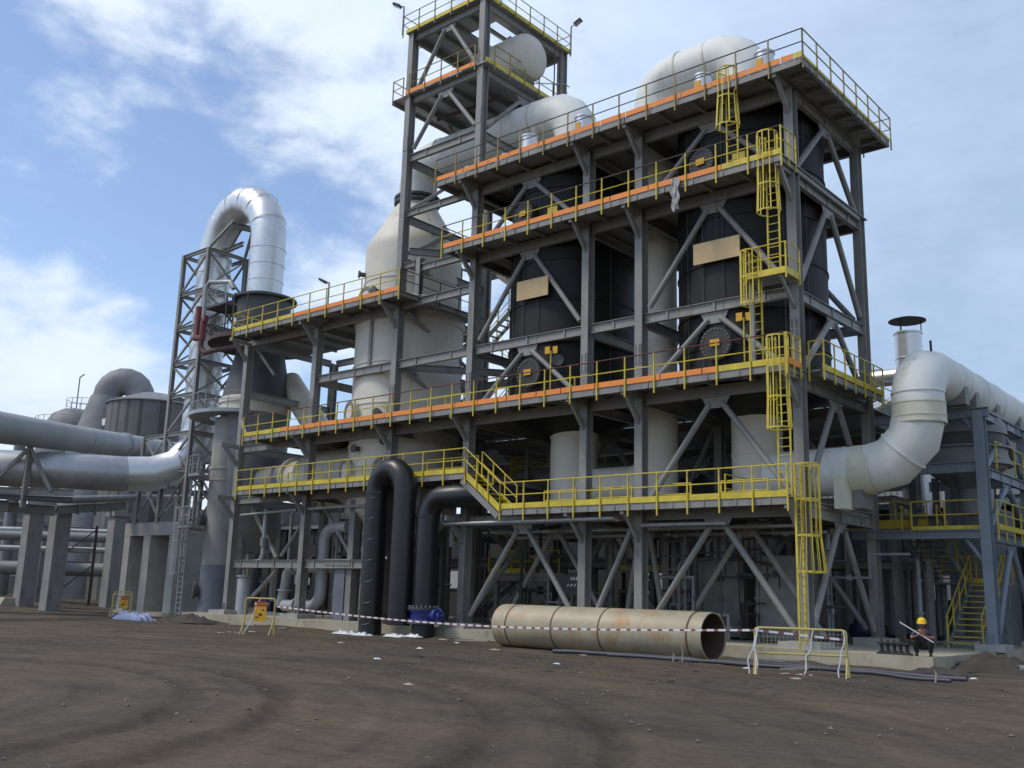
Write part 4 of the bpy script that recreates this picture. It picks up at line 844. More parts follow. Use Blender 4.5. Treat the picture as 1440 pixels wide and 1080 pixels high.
def scrap(label, x, y, sx_, sy_, hgt, mtl, name='plastic_sheet', cat='plastic sheet', n=14, amp=.5, seed=0, group=None, ex=2.2, fine=.6):
    rng = random.Random(seed); mb = MB(); vs = []; fs = []; z0 = gz(x, y)
    for j in range(n+1):
        for i in range(n+1):
            u, w_ = i/n*2-1, j/n*2-1; rr_ = max(abs(u), abs(w_)); k = 1-.22*noise.noise(V((u*2+seed, w_*2, 1))); p = noise.noise(V((u*2.6, w_*2.6, seed)))+fine*noise.noise(V((u*6, w_*6, seed+4)))
            vs.append((x+u*sx_*k, y+w_*sy_*k, z0+.01+hgt*max(0, (1-rr_**ex))*(1+amp*p)+.02*abs(p)))
    fs = [(j*(n+1)+i, j*(n+1)+i+1, (j+1)*(n+1)+i+1, (j+1)*(n+1)+i) for j in range(n) for i in range(n)]
    mb.add(vs, fs); return solo(mb, name, mtl, label, cat, (x, y, z0), group)
for i, (x, y, sx_, sy_, lab) in enumerate(((-20.7, -2.6, .62, .3, 'crumpled white plastic left of the foot of the black pipe loop'), (-19.4, -2.7, .5, .25, 'crumpled white plastic in front of the foot of the black pipe loop'), (-17.7, -2.2, .6, .26, 'crumpled white plastic in front of the blue valve pipe'), (-16.6, -2.25, .42, .2, 'flat white plastic just right of the blue valve pipe'))):
    scrap(lab, x, y, sx_, sy_, .10, 'plastic', seed=i*3+1, amp=1.2, fine=1.0)
scrap('pale blue tarpaulin bundle lying on the earth by the concrete pier', -37.4, -3.6, 1.5, .55, .34, 'tarp', 'tarpaulin_bundle', 'tarpaulin', 34, .8, 14, None, 5, .35)
scrap('low heap of dark soil beside the blue tarpaulin', -33.6, -2.6, 1.9, .8, .34, 'dirt', 'soil_heap', 'soil heap', 22, .8, 5)
scrap('heap of dark soil against the right hand plinth corner', 5.7, 1.6, 1.25, .85, .5, 'dirt', 'soil_heap', 'soil heap', 22, .6, 8); scrap('low spill of soil in front of the right hand plinth corner', 4.9, -.9, .9, .5, .16, 'dirt', 'soil_heap', 'soil heap', 18, .8, 9)
for i, (x, y, s_) in enumerate(((-9.2, -5.3, .22), (-12.9, -3.4, .12), (-6.0, -4.3, .16), (.5, -4.9, .1), (3.2, -7.3, .14), (-3.5, -9.0, .12), (-14.5, -8.0, .16), (6.3, -2.6, .1), (-1.0, -17.4, .12), (-7.5, -12.5, .14), (-23.5, -5.6, .2), (-10.5, -7.8, .13))):
    tx = ('pale scrap of litter lying on the bare earth in front of the plant'); scrap(tx, x, y, s_, s_*.5, .03, 'plastic' if i % 2 else 'timber', 'litter_scrap', 'litter', 5, .6, 20+i, 'litter scattered on the earth')

# ------------------------------------------------------------------ loose pipe
a, b = V((-10.95, -2.75, .80)), V((-1.5, -3.25, .80)); d = (b-a).normalized(); q = .8; Ln = (b-a).length
t = thing('loose_pipe', 'big stained steel pipe section lying on the earth in front of the plinth', 'pipe', (-6.8, -3, 0))
MB().lathe(a, [(q-.02, 0), (q, .02), (q, .75), (q, Ln-.55), (q-.012, Ln-.53), (q-.012, Ln), (q-.05, Ln), (q-.05, Ln-2.5), (.02, Ln-2.6)], 64, d, caps=True).build('shell', 'rustpipe', t)
MB().lathe(a, [(q-.052, Ln-.05), (q-.054, Ln-2.45)], 48, d, caps=False).build('bore', 'bore', t)
for s_ in (.75, 3.05, 5.25, Ln-.55): MB().ring(a+d*s_, q-.005, q+.018, -.025, .025, 64, axis=d).build('weld_seam', 'rustseam', t)
MB().ring(a+d*.3, q-.005, q+.006, -.18, .18, 64, axis=d).build('end_band', 'rustpipe', t)

# ------------------------------------------------------------------ barriers and tape
def text(par, s, size, loc, rot, mtl, name='lettering'):
    c = bpy.data.curves.new(name, 'FONT'); c.body = s; c.size = size; c.align_x = 'CENTER'; c.align_y = 'CENTER'; c.extrude = .002
    o = bpy.data.objects.new(name, c); COL.objects.link(o); o.parent = par; o.location = loc; o.rotation_euler = rot; c.materials.append(M[mtl]); bpy.context.view_layer.update(); me = bpy.data.meshes.new_from_object(o.evaluated_get(bpy.context.evaluated_depsgraph_get())); bpy.data.objects.remove(o); o = bpy.data.objects.new(name, me); COL.objects.link(o); o.parent = par; o.location = loc; o.rotation_euler = rot; return o
def barrier(label, x, y, rz, wd, h, sign=None, rags=False, msh=True):
    """tube frame seen square on: local x along it, -y its front"""
    z = gz(x, y); t = thing('safety_barrier', label, 'barrier', (x, y, z), R(rz), 'yellow tube barriers'); a = wd/2
    MB().tube([(-a-.05, .0, -.02), (-a, .0, h*.4), (-a, 0, h-.1), (-a+.03, 0, h-.03), (-a+.1, 0, h), (a-.1, 0, h), (a-.03, 0, h-.03), (a, 0, h-.1), (a, 0, h*.4), (a+.05, 0, -.02)], .034, 10).build('frame', 'dullyellow', t, local=True)
    MB().tube([(-a, 0, h*.45), (a, 0, h*.45)], .028, 8).build('cross_rail', 'dullyellow', t, local=True)
    for sx_ in (-1, 1): MB().tube([(sx_*a, .0, h*.4), (sx_*a*.97, -.42, -.02)], .026, 8).build('foot', 'dullyellow', t, local=True)
    if msh:
        mb = MB(); k = int(wd/.11)
        for i in range(1, k): mb.bar((-a+wd*i/k, .01, h*.46), (-a+wd*i/k, .01, h-.02), .008, .008, (0, 1, 0))
        for i in range(1, 6): mb.bar((-a, .012, h*.45+h*.55*i/6), (a, .012, h*.45+h*.55*i/6), .008, .008)
        mb.build('wire_mesh', 'mesh', t, local=True)
    if sign is not None:
        x0 = sign; s = MB().box(x0-.28, -.075, h*.36, x0+.28, -.055, h-.12).build('warning_sign', 'signy', t, local=True); z1 = h-.12; hd = .2
        MB().box(x0-.28, -.082, z1-hd, x0+.28, -.0755, z1).build('header', 'signr', s, local=True); text(s, 'DANGER', .115, (x0+.07, -.084, z1-hd*.5), (R(90), 0, 0), 'signy')
        MB().prism((x0-.22, -.083, 0), (x0-.22, -.087, 0), [(-.06, z1-.16), (.06, z1-.16), (0, z1-.04)], (0, 0, 1)).build('warning_triangle', 'whitep', s, local=True)
        MB().box(x0-.06, -.08, h*.52, x0+.1, -.0755, h*.58).box(x0-.2, -.08, h*.46, x0-.05, -.0755, h*.49).box(x0+.08, -.08, h*.66, x0+.17, -.0755, h*.70).build('symbol', 'ink', s, local=True)
    if rags:
        for i, (q, w_) in enumerate(rags):
            mb = MB(); rng = random.Random(i+int(x)); pts = [V((q, -.045, h-.02))]
            for k in range(7): pts.append(pts[-1]+V((rng.uniform(-.07, .07)+w_, rng.uniform(-.05, .01), -h/7.05)))
            for p0, p1 in zip(pts, pts[1:]): mb.bar(p0, p1, .035, .01, (0, 1, 0))
            mb.build('tape_tail', 'plastic', t, local=True)
    return t
barrier('long yellow barrier with wire mesh and white tape tails in front of the yellow ladder', 2.75, -6.0, 22, 2.45, 1.25, None, ((-1.2, -.02), (-1.12, -.035), (-1.15, .0), (.35, -.06), (1.15, -.015)))
barrier('yellow barrier with an orange danger sign before the left half of the plinth', -21.25, -6.9, 30, 1.35, 1.5, .05, ((.0, -.07),), False)
barrier('small yellow barrier with an orange danger sign far left by the concrete columns', -42.6, -1.6, 42, 1.15, 1.32, .1, ((-.2, -.03), (-.1, 0)))
barrier('plain yellow barrier half behind another one, far left by the concrete columns', -43.9, -.9, 60, 1.0, 1.45, None, ((-.1, 0), (.05, .02)))
pa = V((-20.6, -6.6, 1.2)); pb = V((1.65, -6.45, 1.18)); mb = MB(); k = 60
pts = [pa.lerp(pb, i/k)-V((0, 0, .32*math.sin(math.pi*i/k))) for i in range(k+1)]+[V((3.9, -5.55, 1.0))]
for i, (p0, p1) in enumerate(zip(pts, pts[1:])): mb.bar(p0, p1, .008, .06)
solo(mb, 'barrier_tape', 'tape', 'red and white barrier tape strung between the yellow barriers', 'tape', (0, -6.5, 0))
def strew(lab, x0, y0, n, seed):
    rng = random.Random(seed); mb = MB(); p = V((x0, y0, gz(x0, y0)+.03))
    for k in range(n):
        nx = p+V((rng.uniform(.02, .2), rng.uniform(-.12, .12), 0)); nx.z = gz(nx.x, nx.y)+rng.uniform(.02, .08); mb.bar(p, nx, .06, .01); p = nx
    solo(mb, 'tape_scrap', 'tape', lab, 'tape', (x0, y0, gz(x0, y0)))
strew('torn tape lying by the danger sign barrier left of the plinth', -23.3, -7.6, 12, 3); strew('torn tape lying at the foot of the long mesh barrier', 2.2, -6.3, 9, 5)
for i, (x, y) in enumerate(((-1.7, -4.9), (-2.15, -4.7), (5.9, -4.6))):
    solo(MB().tube([(x, y, gz(x, y)), (x+.03, y, .22), (x-.02, y, .55 if i == 0 else .3)], [.03, .02, .008], 6), 'stake', 'timber', ('thin pale stake standing by the open end of the loose pipe', 'short pale stub left of the thin stake by the loose pipe', 'short pale stub by the end of the dark hoses')[i], 'stake', (x, y, 0))
# hoses and pipes on the earth
for i, (pts, r, lab) in enumerate(((((-7.5, -4.05, .07), (-2, -4.0, .08), (1, -3.4, .08), (3.0, -3.1, .07), (6.4, -3.6, .06)), .075, 'long dark hose lying along the plinth, farther from the viewer'), (((-5.0, -4.25, .06), (0, -4.2, .07), (3.5, -3.9, .06), (6.2, -4.3, .05)), .06, 'thinner dark hose lying just in front of the other hose'))):
    rs = []
    for p0, p1 in zip(pts, pts[1:]): rs += [V(p0).lerp(V(p1), j/6) for j in range(6)]
    rs.append(V(pts[-1])); solo(MB().tube([p+V((0, .05*math.sin(j*1.1), gz(p.x, p.y))) for j, p in enumerate(rs)], r, 10), 'ground_hose', 'hose', lab, 'hose', pts[2])
for p0, p1, r, lab in (((5.9, 1.6, .12), (9.2, 6.0, .14), .11, 'grey pipe length on the earth right of the plinth corner, the rear of two'), ((6.6, .9, .12), (10.5, 3.6, .14), .13, 'grey pipe length on the earth right of the plinth corner, the nearer of two')):
    d = (V(p1)-V(p0)).normalized(); Ln = (V(p1)-V(p0)).length
    solo(MB().lathe(V(p0)+V((0, 0, .05)), [(r*.8, .6), (r*.8, 0), (r, 0), (r, Ln)], 20, d), 'pipe_length', 'mgrey', lab, 'pipe', p0)
t = thing('valve_rack', 'row of five dark flanged fittings on the plinth edge left of the worker', 'pipe fittings', (3.3, -.35, ZS))
MB().box(2.8, -.5, ZS, 3.85, -.2, ZS+.06).build('base', 'iron', t); MB().box(2.8, -.5, ZS+.33, 3.85, -.2, ZS+.38).build('top_bar', 'iron', t)
for i in range(5):
    x = 2.92+i*.2; MB().lathe((x, -.35, ZS+.06), [(.085, 0), (.085, .05), (.05, .07), (.05, .2), (.085, .22), (.085, .27), (.03, .28), (.03, .4)], 14).build('fitting', 'iron', t)
solo(MB().add(*(lambda vs, fs: (vs, fs))([(-4.0+.42*(i/6-.5)*(1-.3*j/10)+.05*math.sin(j*1.3+i), -1.29-.05*math.sin(i*2.2+j*.4)-.03, 18.22-j*.135*(1+.06*math.sin(i*2))) for j in range(11) for i in range(7)], [(j*7+i, j*7+i+1, (j+1)*7+i+1, (j+1)*7+i) for j in range(10) for i in range(6)])), 'hanging_cloth', 'cloth', 'limp grey cloth hanging over the upper walkway edge', 'cloth', (-4.0, -1.3, 17))

# ------------------------------------------------------------------ the squatting worker
def skin(name, chain, mtl, parent, sub=2, rootidx=0):
    """chain: list of (point, radius, parent index)"""
    me = bpy.data.meshes.new(name); me.from_pydata([c[0] for c in chain], [(i, c[2]) for i, c in enumerate(chain) if c[2] is not None], [])
    o = bpy.data.objects.new(name, me); COL.objects.link(o); o.modifiers.new('skin', 'SKIN').use_smooth_shade = True
    for i, c in enumerate(chain):
        r_ = c[1] if isinstance(c[1], tuple) else (c[1], c[1]); sv = me.skin_vertices[0].data[i]; sv.radius = r_; sv.use_root = (i == rootidx)
    o.modifiers.new('subsurf', 'SUBSURF').levels = sub; o.modifiers['subsurf'].render_levels = sub; me.materials.append(M[mtl]); o.parent = parent; INV[o.name] = INV[parent.name]; return o
w_ = thing('person', 'worker in a yellow helmet squatting on the plinth corner holding a rod', 'person', (4.2, -.25, ZS), R(14))
body = [((0, .12, .30), (.15, .12), None), ((0, .02, .46), (.15, .11), 0), ((0, -.08, .64), (.16, .105), 1), ((0, -.14, .76), (.12, .08), 2), ((0, -.18, .83), (.055, .055), 3), ((0, -.22, .90), (.075, .085), 4), ((0, -.235, .985), (.085, .1), 5), ((0, -.22, 1.05), (.06, .07), 6),
        ((.19, -.13, .73), .062, 3), ((.33, -.25, .55), .05, 8), ((.20, -.42, .58), .042, 9), ((.06, -.50, .64), .032, 10), ((-.19, -.13, .73), .062, 3), ((-.34, -.25, .55), .05, 12), ((-.20, -.42, .60), .042, 13), ((-.05, -.50, .67), .032, 14),
        ((.13, .06, .30), .1, 0), ((.26, -.30, .47), .078, 16), ((.20, -.08, .12), .055, 17), ((.20, -.10, .05), .045, 18), ((.21, -.24, .035), .04, 19), ((-.13, .06, .30), .1, 0), ((-.26, -.30, .47), .078, 21), ((-.20, -.08, .12), .055, 22), ((-.20, -.10, .05), .045, 23), ((-.21, -.24, .035), .04, 24)]
body = [(p, r_, k) for p, r_, k in body]; skin('body', body, 'skin', w_)
skin('shirt', [((0, .10, .36), (.19, .16), None), ((0, .02, .48), (.185, .15), 0), ((0, -.08, .66), (.195, .135), 1), ((0, -.13, .76), (.13, .1), 2), ((.2, -.13, .73), .088, 2), ((.30, -.22, .60), .075, 4), ((-.2, -.13, .73), .088, 2), ((-.31, -.22, .60), .075, 6)], 'shirt', w_)
skin('trousers', [((0, .14, .32), (.18, .15), None), ((.14, .05, .32), .125, 0), ((.26, -.31, .48), .1, 1), ((.20, -.08, .15), .072, 2), ((.20, -.09, .09), .07, 3), ((-.14, .05, .32), .125, 0), ((-.26, -.31, .48), .1, 5), ((-.20, -.08, .15), .072, 6), ((-.20, -.09, .09), .07, 7)], 'trouser', w_)
for sg in (-1, 1):
    skin('boot', [((sg*.2, -.05, .06), (.055, .06), None), ((sg*.205, -.15, .05), (.055, .05), 0), ((sg*.215, -.27, .045), (.055, .042), 1)], 'boot', w_)
    c = V((sg*.055, -.50, .655 if sg < 0 else .63)); ch = [(tuple(c+V((sg*.02, .02, -.01))), .034, None), (tuple(c+V((0, -.03, .0))), (.036, .022), 0)]; skin('hand', ch, 'skin', w_, 1)
    for k in range(4): f0 = c+V((-.012*k*sg+.02*sg, -.045, .028-.017*k)); skin('finger', [(tuple(f0), .011, None), (tuple(f0+V((-sg*.03, -.028, -.002))), .010, 0), (tuple(f0+V((-sg*.052, -.002+.004*k, -.004))), .009, 1)], 'skin', w_, 1)
    skin('thumb', [(tuple(c+V((0, -.01, .035))), .013, None), (tuple(c+V((-sg*.03, -.035, .045))), .011, 0), (tuple(c+V((-sg*.05, -.04, .03))), .009, 1)], 'skin', w_, 1)
hd = V((0, -.25, .985))
MB().lathe(hd+V((0, .005, .035)), [(.155, 0), (.15, .02), (.135, .02), (.13, .06), (.11, .115), (.07, .15), (.02, .165)], 28, (0, -.22, 1)).build('helmet', 'helmet', w_, local=True)
MB().prism(hd+V((0, -.10, .035)), hd+V((0, -.205, .0)), [(-.1, -.008), (.1, -.008), (.08, .012), (-.08, .012)]).build('helmet_peak', 'helmet', w_, local=True)
for sg in (-1, 1):
    MB().lathe(hd+V((sg*.034, -.093, -.005)), [(.002, -.012), (.012, -.006), (.014, 0), (.002, .008)], 10, (0, -1, 0)).build('eye', 'ink', w_, local=True); MB().lathe(hd+V((sg*.088, .02, -.02)), [(.005, 0), (.03, .006), (.026, .018), (.004, .02)], 12, (sg, 0, 0)).build('ear', 'skin', w_, local=True)
MB().tube([hd+V((0, -.09, .0)), hd+V((0, -.125, -.04)), hd+V((0, -.1, -.05))], [.01, .018, .01], 8).build('nose', 'skin', w_, local=True); MB().bar(hd+V((-.025, -.095, -.075)), hd+V((.025, -.095, -.075)), .012, .008).build('mouth', 'oxide', w_, local=True)
c_ = w_.matrix_basis if False else Matrix.Translation((4.2, -.25, ZS)) @ Matrix.Rotation(R(14), 4, 'Z')
solo(MB().tube([c_ @ V((-.62, -.56, 1.02)), c_ @ V((.33, -.54, .44))], .017, 8), 'rod', 'whitep', 'pale rod held slantwise by the squatting worker', 'rod', tuple(c_ @ V((-.1, -.55, .5))))

# loose stones and clods lying over the yard
rng = random.Random(12); mb = MB(); OCT = [(1, 0, 0), (0, 1, 0), (-1, 0, 0), (0, -1, 0), (0, 0, 1), (0, 0, -1)]; OF = [(0, 1, 4), (1, 2, 4), (2, 3, 4), (3, 0, 4), (1, 0, 5), (2, 1, 5), (3, 2, 5), (0, 3, 5)]
for i in range(5200):
    y = -29+27*rng.random()**1.0; x = rng.uniform(-30, 14)
    if y > -3.6 and x < 4.8: continue
    if noise.noise(V((x*.25, y*.4, 8)))+rng.uniform(-.35, .35) < .02: continue
    r_ = .012+.05*rng.random()**5; z = gz(x, y)+r_*.25; a = rng.uniform(0, 6.28); sq = rng.uniform(.45, .8); k = [rng.uniform(.7, 1.25) for _ in range(6)]; ca, sa = math.cos(a), math.sin(a)
    mb.add([(x+r_*k[j]*(p[0]*ca-p[1]*sa), y+r_*k[j]*(p[0]*sa+p[1]*ca)*.8, z+r_*sq*k[j]*p[2]) for j, p in enumerate(OCT)], OF)
o = mb.build('gravel', mat('stones', (.16, .145, .125), .9, 0, .45, 4)); o['kind'] = 'stuff'
mb = MB()
for i in range(420):
    x = rng.uniform(-14, 6); y = -9.5+.25*(-x)*.2+rng.gauss(0, 1.6)
    if y > -3.8: continue
    r_ = .04+.11*rng.random()**2; z = gz(x, y)+.0; a = rng.uniform(0, 6.28); k = [rng.uniform(.6, 1.3) for _ in range(6)]; ca, sa = math.cos(a), math.sin(a)
    mb.add([(x+r_*1.5*k[j]*(p[0]*ca-p[1]*sa), y+r_*k[j]*(p[0]*sa+p[1]*ca), z+r_*.4*k[j]*p[2]) for j, p in enumerate(OCT)], OF)
o = mb.build('soil_clods', 'dirt'); o['kind'] = 'stuff'
# ------------------------------------------------------------------ far left: mains, trestle and distant vessels
t = thing('silver_main', 'big dull silver main running left from the lattice tower', 'pipe', (-48, -5, 7))
MB().tube([(-45.15, -.9, 8.85), (-45.7, -2.6, 8.8), (-46.4, -4.3, 8.78), (-48.7, -7.3, 8.75), (-62, -22, 8.75)], 1.12, 44).build('pipe_run', 'dsilver', t)
for p in ((-46.9, -5.0, 8.77), (-50.5, -9.3, 8.75)): MB().ring(p, 1.12, 1.15, -.06, .06, 44, axis=(-.7, -.72, 0)).build('seam_band', 'silver', t)
t = thing('grey_main', 'pale grey main above the dull silver one at the far left', 'pipe', (-47, -5, 10))
MB().tube([(-41.0, -20.7, 10.6), (-45.7, -8.8, 10.8), (-47.8, -3.5, 11.05), (-52.5, 4.9, 11.8), (-56, 12, 12.3)], [1.0, .95, .86, .74, .66], 36).build('pipe_run', 'gpipe', t)
for p, d in (((-48.5, -2.2, 11.1), (-.48, .87, .08)), ((-50.6, 1.6, 11.5), (-.48, .87, .08))): MB().ring(p, .7, .89, -.04, .04, 36, axis=d).build('flange', 'gpipe', t)
t = thing('pipe_trestle', 'steel trestle with a forked post clamping the mains at the far left', 'trestle', (-48, -4, 6.4))
TP = V((-46.6, -5.6, 0))
MB().ibeam(TP+V((0, -.9, 6.3)), TP+V((0, -.9, 10.6)), .3, .3, .04, .04, (0, 1, 0)).build('post', 'steel', t)
for dx_, dy_ in ((-2.0, -2.2), (1.4, 1.5)): MB().bar(TP+V((dx_*.75, dy_*.75-.9, 7.35)), TP+V((0, -.9, 10.0)), .2, .2).build('brace', 'steel', t)
MB().ibeam(TP+V((-2.4, -3.2, 7.3)), TP+V((1.9, 1.2, 7.3)), .25, .4).build('beam', 'steel', t); MB().ibeam(TP+V((-2, -3, 6.9)), TP+V((1.9, 1.2, 6.9)), .2, .25).build('beam', 'dgrey', t)
MB().ibeam((-49.6, -6.6, 6.45), (-49.0, -3.4, 6.4), .4, .6).build('beam', 'steel', t)
MB().ibeam((-66, -27, 6.5), (-49.3, -6.2, 6.5), .4, .7).build('beam', 'steel', t); MB().ibeam((-49.0, -3.2, 6.5), (-48.6, 1.2, 7.1), .3, .55).build('beam', 'steel', t)
for y in (-2, -.9, .2): MB().box(-48.95, y-.03, 6.3, -48.55, y+.03, 7.0).build('stiffener', 'steel', t)
solo(MB().tube([(-66, -27, 7.15), (-49.6, -6.4, 7.15), (-49.0, -2.6, 7.2), (-48.4, 1.6, 7.7), (-47, 5, 7.9)], .24, 16), 'service_pipe', 'galv', 'thin bright pipe lying along the trestle beam at the far left', 'pipe', (-49, -3, 7))
for x, y, zt, lab in ((-50.0, -2.5, 6.5, 'pale slanting concrete column nearest the lattice tower pier, under the trestle'), (-54.4, -2.3, 6.6, 'pale concrete column at the far left with a sloping footing'), (-54.0, 3.6, 6.7, 'pale concrete column just left of the three legged pier'), (-60.5, 1.5, 6.0, 'dim concrete column behind the far left pair'), (-63, 9, 6.0, 'dim concrete column deep behind the far left barriers')):
    t = thing('concrete_column', lab, 'column', (x, y, gz(x, y))); MB().box(-.5, -.5, -.2, .5, .5, zt-gz(x, y)).build('shaft', 'conc2', t, local=True); MB().box(-.66, -.66, zt-gz(x, y)+.002, .66, .66, zt-gz(x, y)+.3).build('capital', 'conc2', t, local=True)
    if 'sloping' in lab: MB().prism((-1.2, -.65, 0), (-.2, -.65, 0), [(-.7, -.2), (.9, -.2), (.5, .55), (-.4, .55)]).build('footing', 'plinth', t, local=True)
# distant vessels
t = thing('dome_tank', 'distant grey tank with a domed roof and railing at the far left', 'tank', (-74.7, 9.3, 0))
MB().lathe((-74.7, 9.3, 0), [(3.1, 0), (3.1, 15.2), (3.4, 15.25), (3.4, 15.5), (3.0, 15.6)], 44).build('shell', 'mgrey', t); MB().lathe((-74.7, 9.3, 15.6), [(2.6, 0), (2.45, .8), (2.0, 1.5), (1.2, 1.95), (.02, 2.15)], 40).build('dome', 'mgrey', t)
ring_rail(t, -74.7, 9.3, 3.4, 15.5, 150, 360, 'galv', 14); ring_rail(t, -73.6, 9.8, 1.9, 17.3, 120, 400, 'galv', 10); MB().tube([(-74.2, 9, 17.4), (-74.2, 9, 20.6), (-73.8, 9.2, 20.9)], .06, 6).build('lamp_pole', 'steel', t)
MB().tube([(-74.7, 9.3, 10.9), (-74.7, 9.3, 11.2)], 5.2, 36).build('gallery', 'dgrey', t)
for x, y in ((-70.5, 12.2), (-78, 6)): MB().tube([(x, y, 0), (x, y, 15)], .5, 16).build('riser', 'mgrey', t)
t = thing('hooded_vent', 'distant grey cone with a pipe hooking over its top at the far left', 'vent', (-69, 9.2, 0))
MB().lathe((-69.0, 9.2, 0), [(3.0, 0), (3.0, 12.5), (1.35, 18.2)], 40).build('cone', 'mgrey', t); c = V((-68.0, 10.25, 18.2)); ex_ = V((-.69, -.72, 0)); MB().tube([V((-69, 9.2, 17.6))]+[c+ex_*1.45*math.cos(R(a))+V((0, 0, 1.5*math.sin(R(a)))) for a in range(0, 181, 20)]+[c-ex_*1.5+V((.2, .2, -4))], 1.2, 28).build('hood', 'mgrey', t)
t = thing('ribbed_silo', 'distant dark ribbed silo with a shallow cone roof left of the lattice tower', 'silo', (-64.3, 11.2, 0))
mb = MB(); pr = []
for k in range(96): a = 2*math.pi*k/96; q = 3.75+(.07 if k % 2 else 0); pr.append((q*math.cos(a), q*math.sin(a)))
mb.prism((-64.3, 11.2, 0), (-64.3, 11.2, 17.1), pr, (0, 1, 0)); mb.build('wall', 'ribbed', t); MB().lathe((-64.3, 11.2, 17.1), [(3.95, 0), (3.95, .1), (1.2, 1.15), (.02, 1.25)], 48).build('roof', 'mgrey', t)
MB().box(-67.2, 8.1, 15.3, -66.2, 8.4, 15.9).build('name_plate', 'whitep', t)
t = thing('process_building', 'dark open process building far behind the left concrete columns', 'building', (-80, 16, 0))
for i in range(7): MB().bar((-98+i*6.5, 4+i*2.6, 0), (-98+i*6.5, 4+i*2.6, 10.2), .5, .5, (0, 1, 0)).build('column', 'dgrey', t)
for z in (2.6, 5.2, 7.8, 10.2): MB().ibeam((-98, 4, z), (-57, 20.4, z), .3, .5).build('floor_beam', 'mgrey', t)
MB().prism((-101, 9, 4.6), (-53, 28, 4.6), [(-.2, -4.6), (.2, -4.6), (.2, 4.6), (-.2, 4.6)]).build('rear_wall', 'dgrey', t)
for i, (x, y, r_, h) in enumerate(((-70, 5.5, 1.6, 5.8), (-75, 2.5, 1.3, 4.2), (-66, 11, 1.2, 6.2), (-86, 2, 2.0, 5.0))):
    solo(MB().lathe((x, y, 0), [(r_, 0), (r_, h), (r_*.9, h+.2), (.3, h+.6), (.3, h+1)], 32), 'storage_tank', 'mgrey' if i % 2 else 'lgrey', 'dim round tank half hidden behind the far left concrete columns', 'tank', (x, y, 0), 'dim tanks behind the far left columns')
for i, (z, r_, y) in enumerate(((5.2, .35, -1), (4.3, .22, 0), (2.9, .5, 2), (5.8, .2, 3))):
    solo(MB().tube([(-84, y-18, z), (-57, y+3, z), (-53.2, y+6.5, z)], r_, 14), 'background_pipe', 'gpipe' if i % 2 else 'mgrey', 'dim level pipe running behind the far left concrete columns', 'pipe', (-60, y, z), 'pipes behind the far left columns')
t = thing('pipe_scaffold', 'thin dark scaffold between the concrete columns left of the pier', 'scaffold', (-53, 1, .5))
for x, y in ((-53.0, -1.2), (-51.2, .6), (-52.2, 1.2)): MB().tube([(x, y, .4), (x, y, 5.8)], .05, 6).build('standard', 'iron', t)
for z in (2.6, 3.3, 4.2, 5.6): MB().tube([(-53, -1.2, z), (-51.2, .6, z)], .045, 6).build('ledger', 'iron', t)
for z in (.9, 3.3): MB().tube([(-53, -1.2, z), (-51.2, .6, z+2.2)], .04, 6).build('brace', 'iron', t)

# ------------------------------------------------------------------ equipment inside and behind the frame at ground level
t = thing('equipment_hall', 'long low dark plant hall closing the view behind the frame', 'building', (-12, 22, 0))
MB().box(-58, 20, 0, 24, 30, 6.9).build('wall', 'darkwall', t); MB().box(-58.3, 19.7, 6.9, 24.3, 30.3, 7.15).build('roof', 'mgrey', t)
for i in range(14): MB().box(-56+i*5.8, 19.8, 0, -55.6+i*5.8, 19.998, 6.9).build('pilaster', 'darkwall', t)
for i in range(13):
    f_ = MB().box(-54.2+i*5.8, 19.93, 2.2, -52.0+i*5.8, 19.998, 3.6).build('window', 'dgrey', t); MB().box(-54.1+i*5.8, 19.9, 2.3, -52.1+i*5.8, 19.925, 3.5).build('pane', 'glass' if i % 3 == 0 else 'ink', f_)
t = thing('clad_house', 'pale corrugated clad house glimpsed above the horizontal run of the white main', 'building', (-3, 24, 7)); MB().box(-11.5, 20.5, 7.16, 1.5, 26, 11.0).build('wall', 'clad', t); MB().box(-12, 20.2, 11, 2, 26.4, 11.2).build('roof', 'mgrey', t)
# rear pipe rack
t = thing('pipe_rack', 'grey pipe rack of posts and beams standing behind the rear columns', 'pipe rack', (-16, 11, ZS))
for x in (-36, -30, -24, -18, -12, -6, 0):
    for y in (9.6, 13.0): MB().ibeam((x, y, ZS), (x, y, 6.4), .28, .28, .03, .03, (0, 1, 0)).build('post', 'steel', t)
    for z in (3.6, 5.0, 6.4): MB().ibeam((x, 9.4, z), (x, 13.2, z), .2, .28).build('beam', 'steel', t)
for y in (9.6, 13.0):
    for z in (3.6, 6.4): MB().ibeam((-36, y, z), (0, y, z), .18, .26).build('rail_beam', 'steel', t)
rng = random.Random(4)
for i in range(14):
    y = 9.9+(i % 7)*.46; z = (3.86, 5.25)[i//7]; r_ = rng.choice((.08, .11, .14, .2)); x0 = -36+rng.uniform(0, 4); x1 = rng.uniform(-2, 2)
    solo(MB().tube([(x0, y, z+r_-.1), (x1-.6, y, z+r_-.1), (x1-.25, y, z+r_-.2), (x1-.1, y, z+r_-.55), (x1-.1, y, ZS+.3)], r_, 10), 'process_pipe', rng.choice(('gpipe', 'galv', 'mgrey', 'mgrey')), 'level process pipe on the rack behind the frame', 'pipe', (x0, y, z), 'process pipes on the rear rack')
